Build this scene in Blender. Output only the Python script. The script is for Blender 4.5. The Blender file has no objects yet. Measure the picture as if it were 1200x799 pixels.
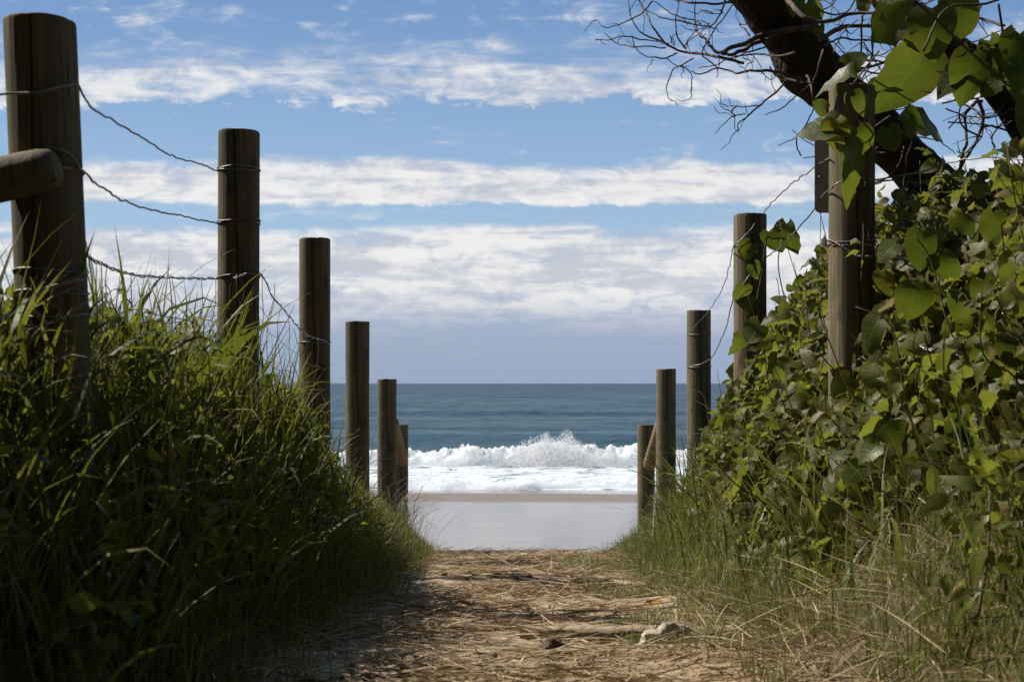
import bpy, math, random
import numpy as np
from mathutils import Vector, Matrix

random.seed(7)
rng = np.random.default_rng(7)
R = math.radians
scene = bpy.context.scene
COL = scene.collection
E = 5.0            # eye height above the sea (m)
F = 1500.0         # focal length in pixels of the 1200 px wide photograph

# ------------------------------------------------------------------ camera
cam_data = bpy.data.cameras.new('camera')
cam = bpy.data.objects.new('camera', cam_data)
COL.objects.link(cam)
cam.location = (0, 0, E)
cam.rotation_euler = (R(90), 0, 0)
cam_data.sensor_width = 36.0
cam_data.lens = 36.0 * F / 1200.0
cam_data.shift_y = 49.5 / 1200.0
cam_data.clip_start = 0.05
cam_data.clip_end = 60000
cam_data.dof.use_dof = True
cam_data.dof.focus_distance = 5.6
cam_data.dof.aperture_fstop = 8.0
scene.camera = cam

# ------------------------------------------------------------------ exposure
scene.view_settings.view_transform = 'Standard'
scene.view_settings.look = 'None'
scene.view_settings.gamma = 1.0
scene.view_settings.use_curve_mapping = False
scene.view_settings.exposure = 0.42
scene.cycles.max_bounces = 6
scene.cycles.diffuse_bounces = 3
scene.cycles.glossy_bounces = 2
scene.cycles.transmission_bounces = 3
scene.cycles.transparent_max_bounces = 4
scene.cycles.sample_clamp_indirect = 4.0

# ------------------------------------------------------------------ sun
SUN_EL, SUN_AZ = 47.0, -66.0       # azimuth from +Y (seaward), minus = left
sd = bpy.data.lights.new('sun', 'SUN')
sd.energy = 5.0
sd.angle = R(0.5)
sd.color = (1.0, 0.93, 0.82)
sun = bpy.data.objects.new('sun', sd)
COL.objects.link(sun)
S = Vector((math.sin(R(SUN_AZ)) * math.cos(R(SUN_EL)), math.cos(R(SUN_AZ)) * math.cos(R(SUN_EL)), math.sin(R(SUN_EL))))
sun.rotation_euler = S.to_track_quat('Z', 'Y').to_euler()

# ------------------------------------------------------------------ node helpers
class NT:
    def __init__(self, tree):
        self.t = tree
    def n(self, typ, **kw):
        nd = self.t.nodes.new(typ)
        ins = kw.pop('ins', {})
        for k, v in kw.items():
            setattr(nd, k, v)
        for k, v in ins.items():
            self.put(nd, k, v)
        return nd
    def put(self, nd, k, v):
        s = nd.inputs[k]
        if isinstance(v, bpy.types.NodeSocket):
            self.t.links.new(v, s)
        else:
            s.default_value = v
    def m(self, op, a, b=0.0, c=0.0, clamp=False):
        nd = self.t.nodes.new('ShaderNodeMath')
        nd.operation = op
        nd.use_clamp = clamp
        for i, v in enumerate((a, b, c)):
            if i < len(nd.inputs):
                self.put(nd, i, v)
        return nd.outputs[0]
    def mixc(self, f, a, b, blend='MIX'):
        nd = self.t.nodes.new('ShaderNodeMix')
        nd.data_type = 'RGBA'
        nd.blend_type = blend
        self.put(nd, 0, f)
        for i, v in ((6, a), (7, b)):
            if not isinstance(v, bpy.types.NodeSocket) and len(v) == 3:
                v = (*v, 1)
            self.put(nd, i, v)
        return nd.outputs[2]
    def ramp(self, f, stops, interp='LINEAR'):
        nd = self.t.nodes.new('ShaderNodeValToRGB')
        cr = nd.color_ramp
        cr.interpolation = interp
        while len(cr.elements) < len(stops):
            cr.elements.new(0.5)
        for e, (p, c) in zip(cr.elements, stops):
            e.position = p
            e.color = (c, c, c, 1) if isinstance(c, (int, float)) else (*c, 1)
        self.put(nd, 0, f)
        return nd.outputs[0]
    def noise(self, vec, scale, detail=4, rough=0.55, dist=0.0, dim='3D'):
        nd = self.n('ShaderNodeTexNoise', noise_dimensions=dim)
        if vec is not None:
            self.put(nd, 'Vector', vec)
        nd.inputs['Scale'].default_value = scale
        nd.inputs['Detail'].default_value = detail
        nd.inputs['Roughness'].default_value = rough
        nd.inputs['Distortion'].default_value = dist
        return nd.outputs[0]
    def xyz(self, x, y, z):
        nd = self.t.nodes.new('ShaderNodeCombineXYZ')
        for i, v in enumerate((x, y, z)):
            self.put(nd, i, v)
        return nd.outputs[0]
    def scale(self, vec, s):
        nd = self.t.nodes.new('ShaderNodeMapping')
        self.put(nd, 'Vector', vec)
        nd.inputs['Scale'].default_value = s
        return nd.outputs[0]
    def maprange(self, v, a, b, c=0.0, d=1.0, smooth=False):
        nd = self.t.nodes.new('ShaderNodeMapRange')
        nd.interpolation_type = 'SMOOTHSTEP' if smooth else 'LINEAR'
        for i, q in enumerate((v, a, b, c, d)):
            self.put(nd, i, q)
        return nd.outputs[0]

# ------------------------------------------------------------------ world: Nishita sky with cloud banks over the sea
world = bpy.data.worlds.new('World')
scene.world = world
world.use_nodes = True
w = NT(world.node_tree)
w.t.nodes.clear()
sky = w.n('ShaderNodeTexSky', sky_type='NISHITA', sun_disc=False, sun_elevation=R(SUN_EL), sun_rotation=R(SUN_AZ),
          air_density=1.0, dust_density=0.3, ozone_density=2.0, altitude=0)
tc = w.n('ShaderNodeTexCoord')
sp = w.n('ShaderNodeSeparateXYZ', ins={0: tc.outputs['Generated']})
ax, ay, az = sp.outputs
absy = w.m('MAXIMUM', w.m('ABSOLUTE', ay), 0.12)
c_ = w.m('DIVIDE', az, absy)              # height over distance of a cloud bank parallel to the shore
u_ = w.m('DIVIDE', ax, absy)
front = w.maprange(ay, -0.25, 0.15, 0.0, 1.0, True)
low = w.noise(w.xyz(w.m('MULTIPLY', u_, 3.0), w.m('MULTIPLY', c_, 9.0), 0.0), 1.0, 4, 0.55)
fine = w.noise(w.xyz(w.m('MULTIPLY', u_, 9.0), w.m('MULTIPLY', c_, 55.0), 3.1), 1.0, 6, 0.6, 0.3)
puff = w.noise(w.xyz(w.m('MULTIPLY', u_, 30.0), w.m('MULTIPLY', c_, 62.0), 7.7), 1.0, 7, 0.65, 0.5)
cw = w.m('ADD', c_, w.m('MULTIPLY', w.m('SUBTRACT', low, 0.5), 0.022))
cw = w.m('ADD', cw, w.m('MULTIPLY', w.m('SUBTRACT', puff, 0.5), w.maprange(c_, 0.17, 0.23, 0.007, 0.05)))
cov = w.ramp(w.m('MULTIPLY', cw, 2.5, clamp=True), [
    (0.0, 0.30), (0.075, 0.36), (0.105, 0.62), (0.17, 0.80), (0.27, 0.80), (0.30, 0.60), (0.315, 0.34), (0.345, 0.30),
    (0.358, 0.86), (0.40, 0.84), (0.425, 0.60), (0.445, 0.33), (0.535, 0.27), (0.552, 0.62), (0.60, 0.60), (0.645, 0.46), (0.67, 0.36), (0.80, 0.40), (1.0, 0.36)])
det = w.m('ADD', w.m('MULTIPLY', fine, 0.55), w.m('MULTIPLY', puff, 0.45))
det = w.m('ADD', 0.5, w.m('MULTIPLY', w.m('SUBTRACT', det, 0.5), 1.7))
dens = w.m('MULTIPLY', w.maprange(w.m('ADD', det, cov), 0.86, 1.30, 0.0, 1.0, True), front)
# clear air: Nishita, a little deeper overhead, hazy blue-grey at the sea's edge
skyc = w.mixc(w.m('MULTIPLY', front, 0.75), sky.outputs[0], w.ramp(w.m('MULTIPLY', c_, 2.5, clamp=True), [(0.0, (3.6, 5.1, 7.0)), (0.35, (3.3, 5.0, 7.2)), (0.75, (1.6, 3.05, 5.8)), (1.0, (1.3, 2.6, 5.3))]))
hz = w.maprange(c_, 0.0, 0.13, 1.0, 0.0, True)
skyc = w.mixc(w.m('MULTIPLY', hz, 0.85), skyc, (3.0, 3.7, 5.15))
shade = w.noise(w.xyz(w.m('MULTIPLY', u_, 7.0), w.m('MULTIPLY', c_, 70.0), 1.7), 1.0, 5, 0.6, 0.5)
shade = w.m('ADD', w.m('MULTIPLY', shade, 0.55), w.m('MULTIPLY', puff, 0.45))
cloudc = w.mixc(w.maprange(shade, 0.41, 0.58, 0.0, 1.0, True), (5.6, 5.8, 6.5), (8.8, 8.6, 8.4))
cloudc = w.mixc(w.maprange(c_, 0.035, 0.075, 1.0, 0.0, True), cloudc, (4.2, 4.6, 5.9))
allc = w.mixc(w.m('MULTIPLY', dens, 0.93), skyc, cloudc)
bg = w.n('ShaderNodeBackground', ins={'Color': allc, 'Strength': 0.0765})
out = w.n('ShaderNodeOutputWorld')
w.t.links.new(bg.outputs[0], out.inputs[0])

# ------------------------------------------------------------------ numpy helpers
def _hash(ix, iy, iz, seed):
    h = (ix.astype(np.int64) * 374761393 + iy.astype(np.int64) * 668265263 + iz.astype(np.int64) * 2147483647 + seed * 974634777) & 0xFFFFFFFF
    h = ((h ^ (h >> 13)) * 1274126177) & 0xFFFFFFFF
    h = h ^ (h >> 16)
    return (h & 0xFFFF) / 65535.0

def vnoise(x, y, z=0.0, seed=0):
    x, y, z = np.broadcast_arrays(np.asarray(x, float), np.asarray(y, float), np.asarray(z, float))
    ix, iy, iz = np.floor(x), np.floor(y), np.floor(z)
    fx, fy, fz = x - ix, y - iy, z - iz
    fx, fy, fz = (f * f * (3 - 2 * f) for f in (fx, fy, fz))
    r = 0
    for a in (0, 1):
        for b in (0, 1):
            for c in (0, 1):
                wgt = (fx if a else 1 - fx) * (fy if b else 1 - fy) * (fz if c else 1 - fz)
                r = r + wgt * _hash(ix + a, iy + b, iz + c, seed)
    return r * 2 - 1

def fbm(x, y, z=0.0, oct=4, seed=0, gain=0.5):
    a, r = 1.0, 0
    for o in range(oct):
        k = 2.0 ** o
        r = r + a * vnoise(np.asarray(x) * k, np.asarray(y) * k, np.asarray(z) * k, seed + o)
        a *= gain
    return r

def sstep(a, b, v):
    t = np.clip((np.asarray(v, float) - a) / (b - a), 0, 1)
    return t * t * (3 - 2 * t)

def px(x, y, d):
    """a point of the place: pixel column and row as seen from the path, d metres out"""
    return np.array([(x - 600.0) * d / F, d, E + (449.0 - y) * d / F])

# ------------------------------------------------------------------ terrain
PY = np.array([-80, -10, 0, 2.8, 6.0, 9.0, 10.2, 11.2, 13, 20, 34, 54, 62, 90])
PZ = np.array([-0.2, -0.5, -0.55, -0.645, -0.945, -1.235, -1.365, -1.55, -2.05, -4.2, -4.62, -4.93, -5.06, -6.0])
def path_z(y):
    return np.interp(y, PY, PZ)
def ground_z(x, y):
    x, y = np.broadcast_arrays(np.asarray(x, float), np.asarray(y, float))
    fade = 1 - sstep(11.5, 20, y)
    bl = sstep(0.58, 0.98, -x) * np.interp(y, [0, 2, 4, 5, 6, 7, 8, 10, 12], [0.42, 0.48, 0.58, 0.58, 0.50, 0.40, 0.33, 0.25, 0.18])
    br = sstep(0.62, 1.15, x) * np.interp(y, [0, 3, 5, 7, 8.5, 10, 11.5], [0.30, 0.34, 0.38, 0.36, 0.26, 0.15, 0.10])
    far = sstep(1.2, 3.5, np.abs(x)) * 0.25 + sstep(3, 14, np.abs(x)) * 0.5 * fbm(x * 0.11, y * 0.11, 0, 3, 5) 
    bump = 0.035 * fbm(x * 1.3, y * 1.3, 0, 3, 11) * sstep(0.4, 1.0, np.abs(x))
    z = path_z(y) + (bl + br + far + bump) * fade
    z = z + 0.012 * fbm(x * 4, y * 4, 0, 3, 21) * fade
    return E + z

# ------------------------------------------------------------------ mesh helpers
def link(name, me, mats, parent=None, smooth=True):
    o = bpy.data.objects.new(name, me)
    COL.objects.link(o)
    for m_ in (mats if isinstance(mats, (list, tuple)) else [mats]):
        me.materials.append(m_)
    if smooth and len(me.polygons):
        me.polygons.foreach_set('use_smooth', np.ones(len(me.polygons), bool))
    if parent is not None:
        o.parent = parent
        o.matrix_parent_inverse = Matrix.Identity(4)
        o.location = -Vector(parent.location)
    return o

def mesh_np(name, V, faces, attrs=None, matidx=None):
    """faces: list of int arrays (n,k); attrs: name -> per-vertex float array"""
    me = bpy.data.meshes.new(name)
    V = np.ascontiguousarray(V, dtype=np.float32)
    me.vertices.add(len(V))
    me.vertices.foreach_set('co', V.ravel())
    loops = np.concatenate([f.ravel() for f in faces]).astype(np.int32)
    tot = np.concatenate([np.full(len(f), f.shape[1], np.int32) for f in faces])
    st = np.concatenate([[0], np.cumsum(tot)[:-1]]).astype(np.int32)
    me.loops.add(len(loops))
    me.loops.foreach_set('vertex_index', loops)
    me.polygons.add(len(tot))
    me.polygons.foreach_set('loop_start', st)
    me.polygons.foreach_set('loop_total', tot)
    for k, a in (attrs or {}).items():
        at = me.attributes.new(k, 'FLOAT', 'POINT')
        at.data.foreach_set('value', np.ascontiguousarray(a, dtype=np.float32))
    me.update(calc_edges=True)
    me.validate()
    return me

def grid_np(xs, ys, zf):
    X, Y = np.meshgrid(xs, ys)
    Z = zf(X, Y)
    V = np.stack([X, Y, Z], -1).reshape(-1, 3)
    nx, ny = len(xs), len(ys)
    i = (np.arange(ny - 1)[:, None] * nx + np.arange(nx - 1)[None, :]).ravel()
    return V, np.stack([i, i + 1, i + 1 + nx, i + nx], 1)

class Geo:
    """collects tubes, ribbons, leaves into one mesh"""
    def __init__(self):
        self.V, self.Fq, self.Ft, self.A, self.B, self.C, self.n = [], [], [], [], [], [], 0
    def add(self, V, quads=None, tris=None, tone=None, along=None, across=None):
        V = np.asarray(V, float).reshape(-1, 3)
        if quads is not None and len(quads):
            self.Fq.append(np.asarray(quads, int) + self.n)
        if tris is not None and len(tris):
            self.Ft.append(np.asarray(tris, int) + self.n)
        self.V.append(V)
        self.A.append(np.broadcast_to(0.5 if tone is None else tone, (len(V),)).astype(float))
        self.B.append(np.broadcast_to(0.5 if along is None else along, (len(V),)).astype(float))
        self.C.append(np.broadcast_to(0.5 if across is None else across, (len(V),)).astype(float))
        self.n += len(V)
    def tube(self, P, r, sides=6, caps=True, lump=0.0, seed=0, tone=0.5):
        P = np.asarray(P, float)
        n = len(P)
        r = np.broadcast_to(np.asarray(r, float), (n,))
        T = np.gradient(P, axis=0)
        T /= np.linalg.norm(T, axis=1)[:, None] + 1e-12
        up = np.array([0.0, 0, 1]) if abs(T[0][2]) < 0.9 else np.array([1.0, 0, 0])
        N = np.cross(T[0], up); N /= np.linalg.norm(N)
        Ns = []
        for i in range(n):
            N = N - T[i] * np.dot(N, T[i]); N /= np.linalg.norm(N) + 1e-12
            Ns.append(N)
        Ns = np.array(Ns); Bs = np.cross(T, Ns)
        a = np.arange(sides) * 2 * math.pi / sides
        ring = np.cos(a)[None, :, None] * Ns[:, None, :] + np.sin(a)[None, :, None] * Bs[:, None, :]
        rr = np.broadcast_to(r[:, None], (n, sides)).copy()
        if lump:
            q = P[:, None, :] + ring * r[:, None, None]
            rr *= 1 + lump * fbm(q[..., 0] * 9, q[..., 1] * 9, q[..., 2] * 9, 4, seed)
        V = P[:, None, :] + ring * rr[..., None]
        i = (np.arange(n - 1)[:, None] * sides + np.arange(sides)[None, :]).ravel()
        j = (np.arange(n - 1)[:, None] * sides + (np.arange(sides)[None, :] + 1) % sides).ravel()
        quads = np.stack([i, j, j + sides, i + sides], 1)
        V = V.reshape(-1, 3); tris = None
        if caps:
            k = len(V)
            V = np.vstack([V, P[0], P[-1]])
            s = np.arange(sides); s2 = (s + 1) % sides
            b = (n - 1) * sides
            tris = np.vstack([np.stack([s2, s, np.full(sides, k)], 1), np.stack([b + s, b + s2, np.full(sides, k + 1)], 1)])
        self.add(V, quads, tris, tone)
    def build(self, name, mat, parent=None, smooth=True):
        V = np.vstack(self.V)
        fs = []
        if self.Fq: fs.append(np.vstack(self.Fq))
        if self.Ft: fs.append(np.vstack(self.Ft))
        me = mesh_np(name, V, fs, {'tone': np.concatenate(self.A), 'along': np.concatenate(self.B), 'across': np.concatenate(self.C)})
        return link(name, me, mat, parent, smooth)

def smooth_line(P, n=6):
    """Catmull-Rom through the points"""
    P = np.asarray(P, float)
    Q = np.vstack([2 * P[0] - P[1], P, 2 * P[-1] - P[-2]])
    out = []
    for i in range(1, len(Q) - 2):
        for t in np.arange(n) / n:
            a, b, c, d = Q[i - 1], Q[i], Q[i + 1], Q[i + 2]
            out.append(0.5 * (2 * b + (c - a) * t + (2 * a - 5 * b + 4 * c - d) * t * t + (3 * b - a - 3 * c + d) * t ** 3))
    out.append(P[-1])
    return np.array(out)

def tag(o, label, cat=None, group=None, kind=None):
    o['label'] = label
    if cat: o['category'] = cat
    if group: o['group'] = group
    if kind: o['kind'] = kind
    return o

def thing(name, loc, label, cat, group=None):
    o = bpy.data.objects.new(name, None)
    o.empty_display_size = 0.1
    COL.objects.link(o)
    o.location = [float(q) for q in loc]
    return tag(o, label, cat, group)

# ------------------------------------------------------------------ materials
def mat(name):
    m_ = bpy.data.materials.new(name)
    m_.use_nodes = True
    t = NT(m_.node_tree)
    t.t.nodes.clear()
    o = t.n('ShaderNodeOutputMaterial')
    return m_, t, o

def principled(t, o, **ins):
    p = t.n('ShaderNodeBsdfPrincipled')
    for k, v in ins.items():
        k = k.replace('_', ' ')
        if isinstance(v, tuple) and len(v) == 3 and 'Color' in k: v = (*v, 1)
        t.put(p, k, v)
    t.t.links.new(p.outputs[0], o.inputs[0])
    return p

def bump(t, h, strength=0.5, dist=0.02):
    b = t.n('ShaderNodeBump')
    b.inputs['Strength'].default_value = strength
    b.inputs['Distance'].default_value = dist
    t.put(b, 'Height', h)
    return b.outputs[0]

def attr(t, name):
    return t.n('ShaderNodeAttribute', attribute_name=name).outputs['Fac']

def wood_mat(name, pale, dark, green):
    m_, t, o = mat(name)
    co = t.n('ShaderNodeTexCoord').outputs['Object']
    g = t.scale(co, (64, 64, 2.0))
    grain = t.noise(g, 1.0, 6, 0.65, 0.6)
    streak = t.noise(t.scale(co, (9, 9, 0.5)), 1.0, 4, 0.55, 0.3)
    blot = t.noise(co, 5.0, 4, 0.6)
    crack = t.noise(t.scale(co, (46, 46, 0.9)), 1.0, 3, 0.5, 0.9)
    col = t.mixc(t.maprange(grain, 0.3, 0.7), dark, pale)
    col = t.mixc(t.m('MULTIPLY', t.maprange(streak, 0.48, 0.68, 0, 1, True), 0.6), col, dark)
    col = t.mixc(t.m('MULTIPLY', t.maprange(blot, 0.42, 0.66, 0, 1, True), 0.65), col, green)
    ck = t.maprange(crack, 0.62, 0.68, 0, 1, True)
    kn = t.n('ShaderNodeTexVoronoi'); t.put(kn, 'Vector', t.scale(co, (7, 7, 4))); kn.inputs['Scale'].default_value = 1.0
    knot = t.m('MULTIPLY', t.maprange(kn.outputs['Distance'], 0.12, 0.22, 1, 0, True), 0.7)
    col = t.mixc(knot, col, (0.045, 0.03, 0.018))
    col = t.mixc(t.m('MULTIPLY', ck, 0.75), col, (0.02, 0.016, 0.012))
    h = t.m('SUBTRACT', t.m('MULTIPLY', grain, 0.5), ck)
    principled(t, o, Base_Color=col, Roughness=0.85, Specular_IOR_Level=0.25, Normal=bump(t, h, 0.9, 0.008))
    return m_

M_post = wood_mat('weathered_wood', (0.235, 0.185, 0.12), (0.055, 0.044, 0.028), (0.085, 0.086, 0.044))
M_rail = wood_mat('rail_wood', (0.34, 0.25, 0.15), (0.17, 0.12, 0.07), (0.15, 0.13, 0.07))
M_plank = wood_mat('plank_wood', (0.42, 0.33, 0.22), (0.26, 0.19, 0.12), (0.25, 0.2, 0.13))

def leaf_mat(name, stops, trans, tfac=0.42, rough=0.42, spec=0.5, veins=False):
    m_, t, o = mat(name)
    tone = attr(t, 'tone'); al = attr(t, 'along')
    col = t.ramp(tone, stops)
    co = t.n('ShaderNodeTexCoord').outputs['Object']
    nz = t.noise(co, 45.0, 3, 0.6)
    col = t.mixc(t.m('MULTIPLY', t.maprange(nz, 0.35, 0.7), 0.35), col, (0.02, 0.03, 0.008), 'MULTIPLY')
    if veins:
        acr = attr(t, 'across')
        side = t.m('FRACT', t.m('MULTIPLY', t.m('SUBTRACT', al, t.m('MULTIPLY', acr, 0.22)), 6.0))
        v = t.m('MAXIMUM', t.maprange(acr, 0.02, 0.09, 1, 0), t.m('MULTIPLY', t.maprange(t.m('ABSOLUTE', t.m('SUBTRACT', side, 0.5)), 0.03, 0.10, 1, 0), 0.6))
        blotch = t.noise(co, 14.0, 4, 0.65)
        col = t.mixc(t.m('MULTIPLY', t.maprange(blotch, 0.42, 0.68, 0, 1), 0.5), col, (0.13, 0.13, 0.02))
        col = t.mixc(t.m('MULTIPLY', v, 0.45), col, (0.17, 0.20, 0.06))
        brown = t.m('MULTIPLY', t.maprange(t.m('ADD', acr, t.m('MULTIPLY', t.noise(co, 24.0, 3, 0.6), 1.2)), 1.38, 1.55, 0, 1, True), 0.8)
        col = t.mixc(brown, col, (0.13, 0.075, 0.025))
        nz = t.m('SUBTRACT', nz, t.m('MULTIPLY', v, 0.5))
    p = t.n('ShaderNodeBsdfPrincipled')
    t.put(p, 'Base Color', col); t.put(p, 'Roughness', rough); t.put(p, 'Specular IOR Level', spec)
    t.put(p, 'Normal', bump(t, nz, 0.25, 0.004))
    tr = t.n('ShaderNodeBsdfTranslucent')
    tcol = t.mixc(0.5, col, trans)
    t.put(tr, 'Color', tcol)
    mx = t.n('ShaderNodeMixShader'); mx.inputs[0].default_value = tfac
    t.t.links.new(p.outputs[0], mx.inputs[1]); t.t.links.new(tr.outputs[0], mx.inputs[2])
    t.t.links.new(mx.outputs[0], o.inputs[0])
    return m_

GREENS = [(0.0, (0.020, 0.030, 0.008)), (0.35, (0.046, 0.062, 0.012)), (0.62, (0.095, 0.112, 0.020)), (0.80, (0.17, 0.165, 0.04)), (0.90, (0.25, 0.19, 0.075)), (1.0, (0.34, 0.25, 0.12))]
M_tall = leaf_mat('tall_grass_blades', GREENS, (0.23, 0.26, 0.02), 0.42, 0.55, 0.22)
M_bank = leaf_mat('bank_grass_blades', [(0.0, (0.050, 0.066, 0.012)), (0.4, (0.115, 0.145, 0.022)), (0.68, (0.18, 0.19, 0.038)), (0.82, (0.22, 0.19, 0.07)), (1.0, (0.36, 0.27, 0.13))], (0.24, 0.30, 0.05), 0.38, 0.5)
M_wisp = leaf_mat('silver_grass', [(0.0, (0.16, 0.17, 0.10)), (1.0, (0.42, 0.40, 0.28))], (0.4, 0.4, 0.25), 0.35, 0.5)
M_straw = leaf_mat('dry_straw', [(0.0, (0.10, 0.052, 0.020)), (0.3, (0.25, 0.165, 0.085)), (0.65, (0.46, 0.34, 0.19)), (1.0, (0.64, 0.52, 0.34))], (0.3, 0.2, 0.08), 0.12, 0.7, 0.3)
M_vine = leaf_mat('vine_leaves', [(0.0, (0.032, 0.052, 0.010)), (0.5, (0.065, 0.095, 0.016)), (0.84, (0.11, 0.14, 0.024)), (0.90, (0.30, 0.25, 0.03)), (1.0, (0.34, 0.22, 0.04))], (0.20, 0.26, 0.015), 0.40, 0.45, 0.35, True)
M_creeper = leaf_mat('creeper_leaves', [(0.0, (0.032, 0.046, 0.010)), (0.5, (0.090, 0.108, 0.018)), (0.85, (0.17, 0.18, 0.032)), (0.93, (0.26, 0.21, 0.06)), (1.0, (0.22, 0.12, 0.05))], (0.30, 0.34, 0.03), 0.50, 0.48, 0.32, True)

def stem_mat(name, a, b):
    m_, t, o = mat(name)
    co = t.n('ShaderNodeTexCoord').outputs['Object']
    nz = t.noise(co, 30.0, 4, 0.6)
    principled(t, o, Base_Color=t.mixc(t.maprange(nz, 0.35, 0.65), a, b), Roughness=0.8, Specular_IOR_Level=0.3, Normal=bump(t, nz, 0.4, 0.004))
    return m_
M_stem = stem_mat('vine_stem', (0.05, 0.04, 0.02), (0.12, 0.09, 0.045))
M_twig = stem_mat('twig_bark', (0.045, 0.034, 0.026), (0.14, 0.10, 0.075))

def bark_mat():
    m_, t, o = mat('tree_bark')
    co = t.n('ShaderNodeTexCoord').outputs['Object']
    v = t.n('ShaderNodeTexVoronoi', feature='DISTANCE_TO_EDGE')
    t.put(v, 'Vector', t.scale(co, (26, 26, 26))); v.inputs['Scale'].default_value = 1.0
    nz = t.noise(co, 18.0, 6, 0.65, 0.4)
    h = t.m('ADD', t.m('MULTIPLY', t.maprange(v.outputs['Distance'], 0, 0.25), 0.6), nz)
    principled(t, o, Base_Color=t.mixc(t.maprange(nz, 0.35, 0.7), (0.022, 0.017, 0.013), (0.075, 0.058, 0.042)), Roughness=0.95,
               Specular_IOR_Level=0.15, Normal=bump(t, h, 0.9, 0.012))
    return m_
M_bark = bark_mat()

def wire_mat():
    m_, t, o = mat('galvanised_wire')
    co = t.n('ShaderNodeTexCoord').outputs['Object']
    nz = t.noise(co, 14.0, 3, 0.6)
    principled(t, o, Base_Color=t.mixc(t.maprange(nz, 0.5, 0.68, 0, 1, True), (0.22, 0.21, 0.20), (0.10, 0.06, 0.035)), Metallic=0.6, Roughness=0.5)
    return m_
M_wire = wire_mat()

def sign_mat():
    m_, t, o = mat('grey_sign_metal')
    co = t.n('ShaderNodeTexCoord').outputs['Object']
    nz = t.noise(co, 22.0, 5, 0.65)
    principled(t, o, Base_Color=t.mixc(t.maprange(nz, 0.35, 0.7), (0.15, 0.15, 0.155), (0.21, 0.205, 0.2)), Metallic=0.25, Roughness=0.55)
    return m_
M_sign = sign_mat()

def ground_mat():
    m_, t, o = mat('dune_soil')
    co = t.n('ShaderNodeTexCoord').outputs['Object']
    nz = t.noise(co, 3.0, 6, 0.65); n2 = t.noise(co, 60.0, 4, 0.6)
    col = t.mixc(t.maprange(nz, 0.35, 0.65), (0.055, 0.042, 0.024), (0.12, 0.088, 0.05))
    col = t.mixc(t.maprange(n2, 0.5, 0.75), col, (0.17, 0.12, 0.065))
    principled(t, o, Base_Color=col, Roughness=0.95, Specular_IOR_Level=0.2, Normal=bump(t, n2, 0.6, 0.02))
    return m_
def path_mat():
    m_, t, o = mat('path_sand')
    co = t.n('ShaderNodeTexCoord').outputs['Object']
    nz = t.noise(co, 2.2, 5, 0.6); n2 = t.noise(t.scale(co, (14, 34, 20)), 1.0, 5, 0.65, 0.5); n3 = t.noise(co, 160.0, 3, 0.6)
    col = t.mixc(t.maprange(nz, 0.38, 0.62), (0.20, 0.138, 0.082), (0.48, 0.365, 0.235))
    col = t.mixc(t.m('MULTIPLY', t.maprange(n2, 0.52, 0.68, 0, 1, True), 0.6), col, (0.15, 0.092, 0.046))
    col = t.mixc(t.m('MULTIPLY', t.maprange(n3, 0.5, 0.7), 0.4), col, (0.5, 0.4, 0.28))
    h = t.m('ADD', n2, t.m('MULTIPLY', n3, 0.4))
    principled(t, o, Base_Color=col, Roughness=0.95, Specular_IOR_Level=0.2, Normal=bump(t, h, 0.7, 0.015))
    return m_
def beach_mat():
    m_, t, o = mat('wet_beach_sand')
    co = t.n('ShaderNodeTexCoord').outputs['Object']
    s = t.n('ShaderNodeSeparateXYZ', ins={0: co})
    wv = t.noise(t.scale(co, (0.10, 0.10, 0.1)), 1.0, 4, 0.5)
    yy = t.m('ADD', s.outputs[1], t.m('MULTIPLY', t.m('SUBTRACT', wv, 0.5), 3.0))
    damp = t.m('MULTIPLY', t.maprange(yy, 51.5, 54.5, 0, 1, True), t.maprange(yy, 56.6, 58.6, 1, 0, True))
    streak = t.noise(t.scale(co, (0.12, 1.3, 1)), 1.0, 5, 0.6)
    col = t.mixc(damp, (0.14, 0.125, 0.115), (0.21, 0.168, 0.135))
    col = t.mixc(t.m('MULTIPLY', t.maprange(streak, 0.4, 0.65), 0.3), col, (0.21, 0.19, 0.175))
    rg = t.m('ADD', t.m('MULTIPLY', damp, 0.5), t.maprange(streak, 0.35, 0.7, 0.05, 0.16))
    dry = t.maprange(yy, 26.0, 33.0, 1, 0, True)
    col = t.mixc(dry, col, (0.42, 0.34, 0.24)); rg = t.m('MAXIMUM', rg, t.m('MULTIPLY', dry, 0.9))
    principled(t, o, Base_Color=col, Roughness=rg, IOR=1.36, Specular_IOR_Level=t.maprange(damp, 0, 1, 0.75, 0.12), Normal=bump(t, streak, 0.05, 0.02))
    return m_
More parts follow.
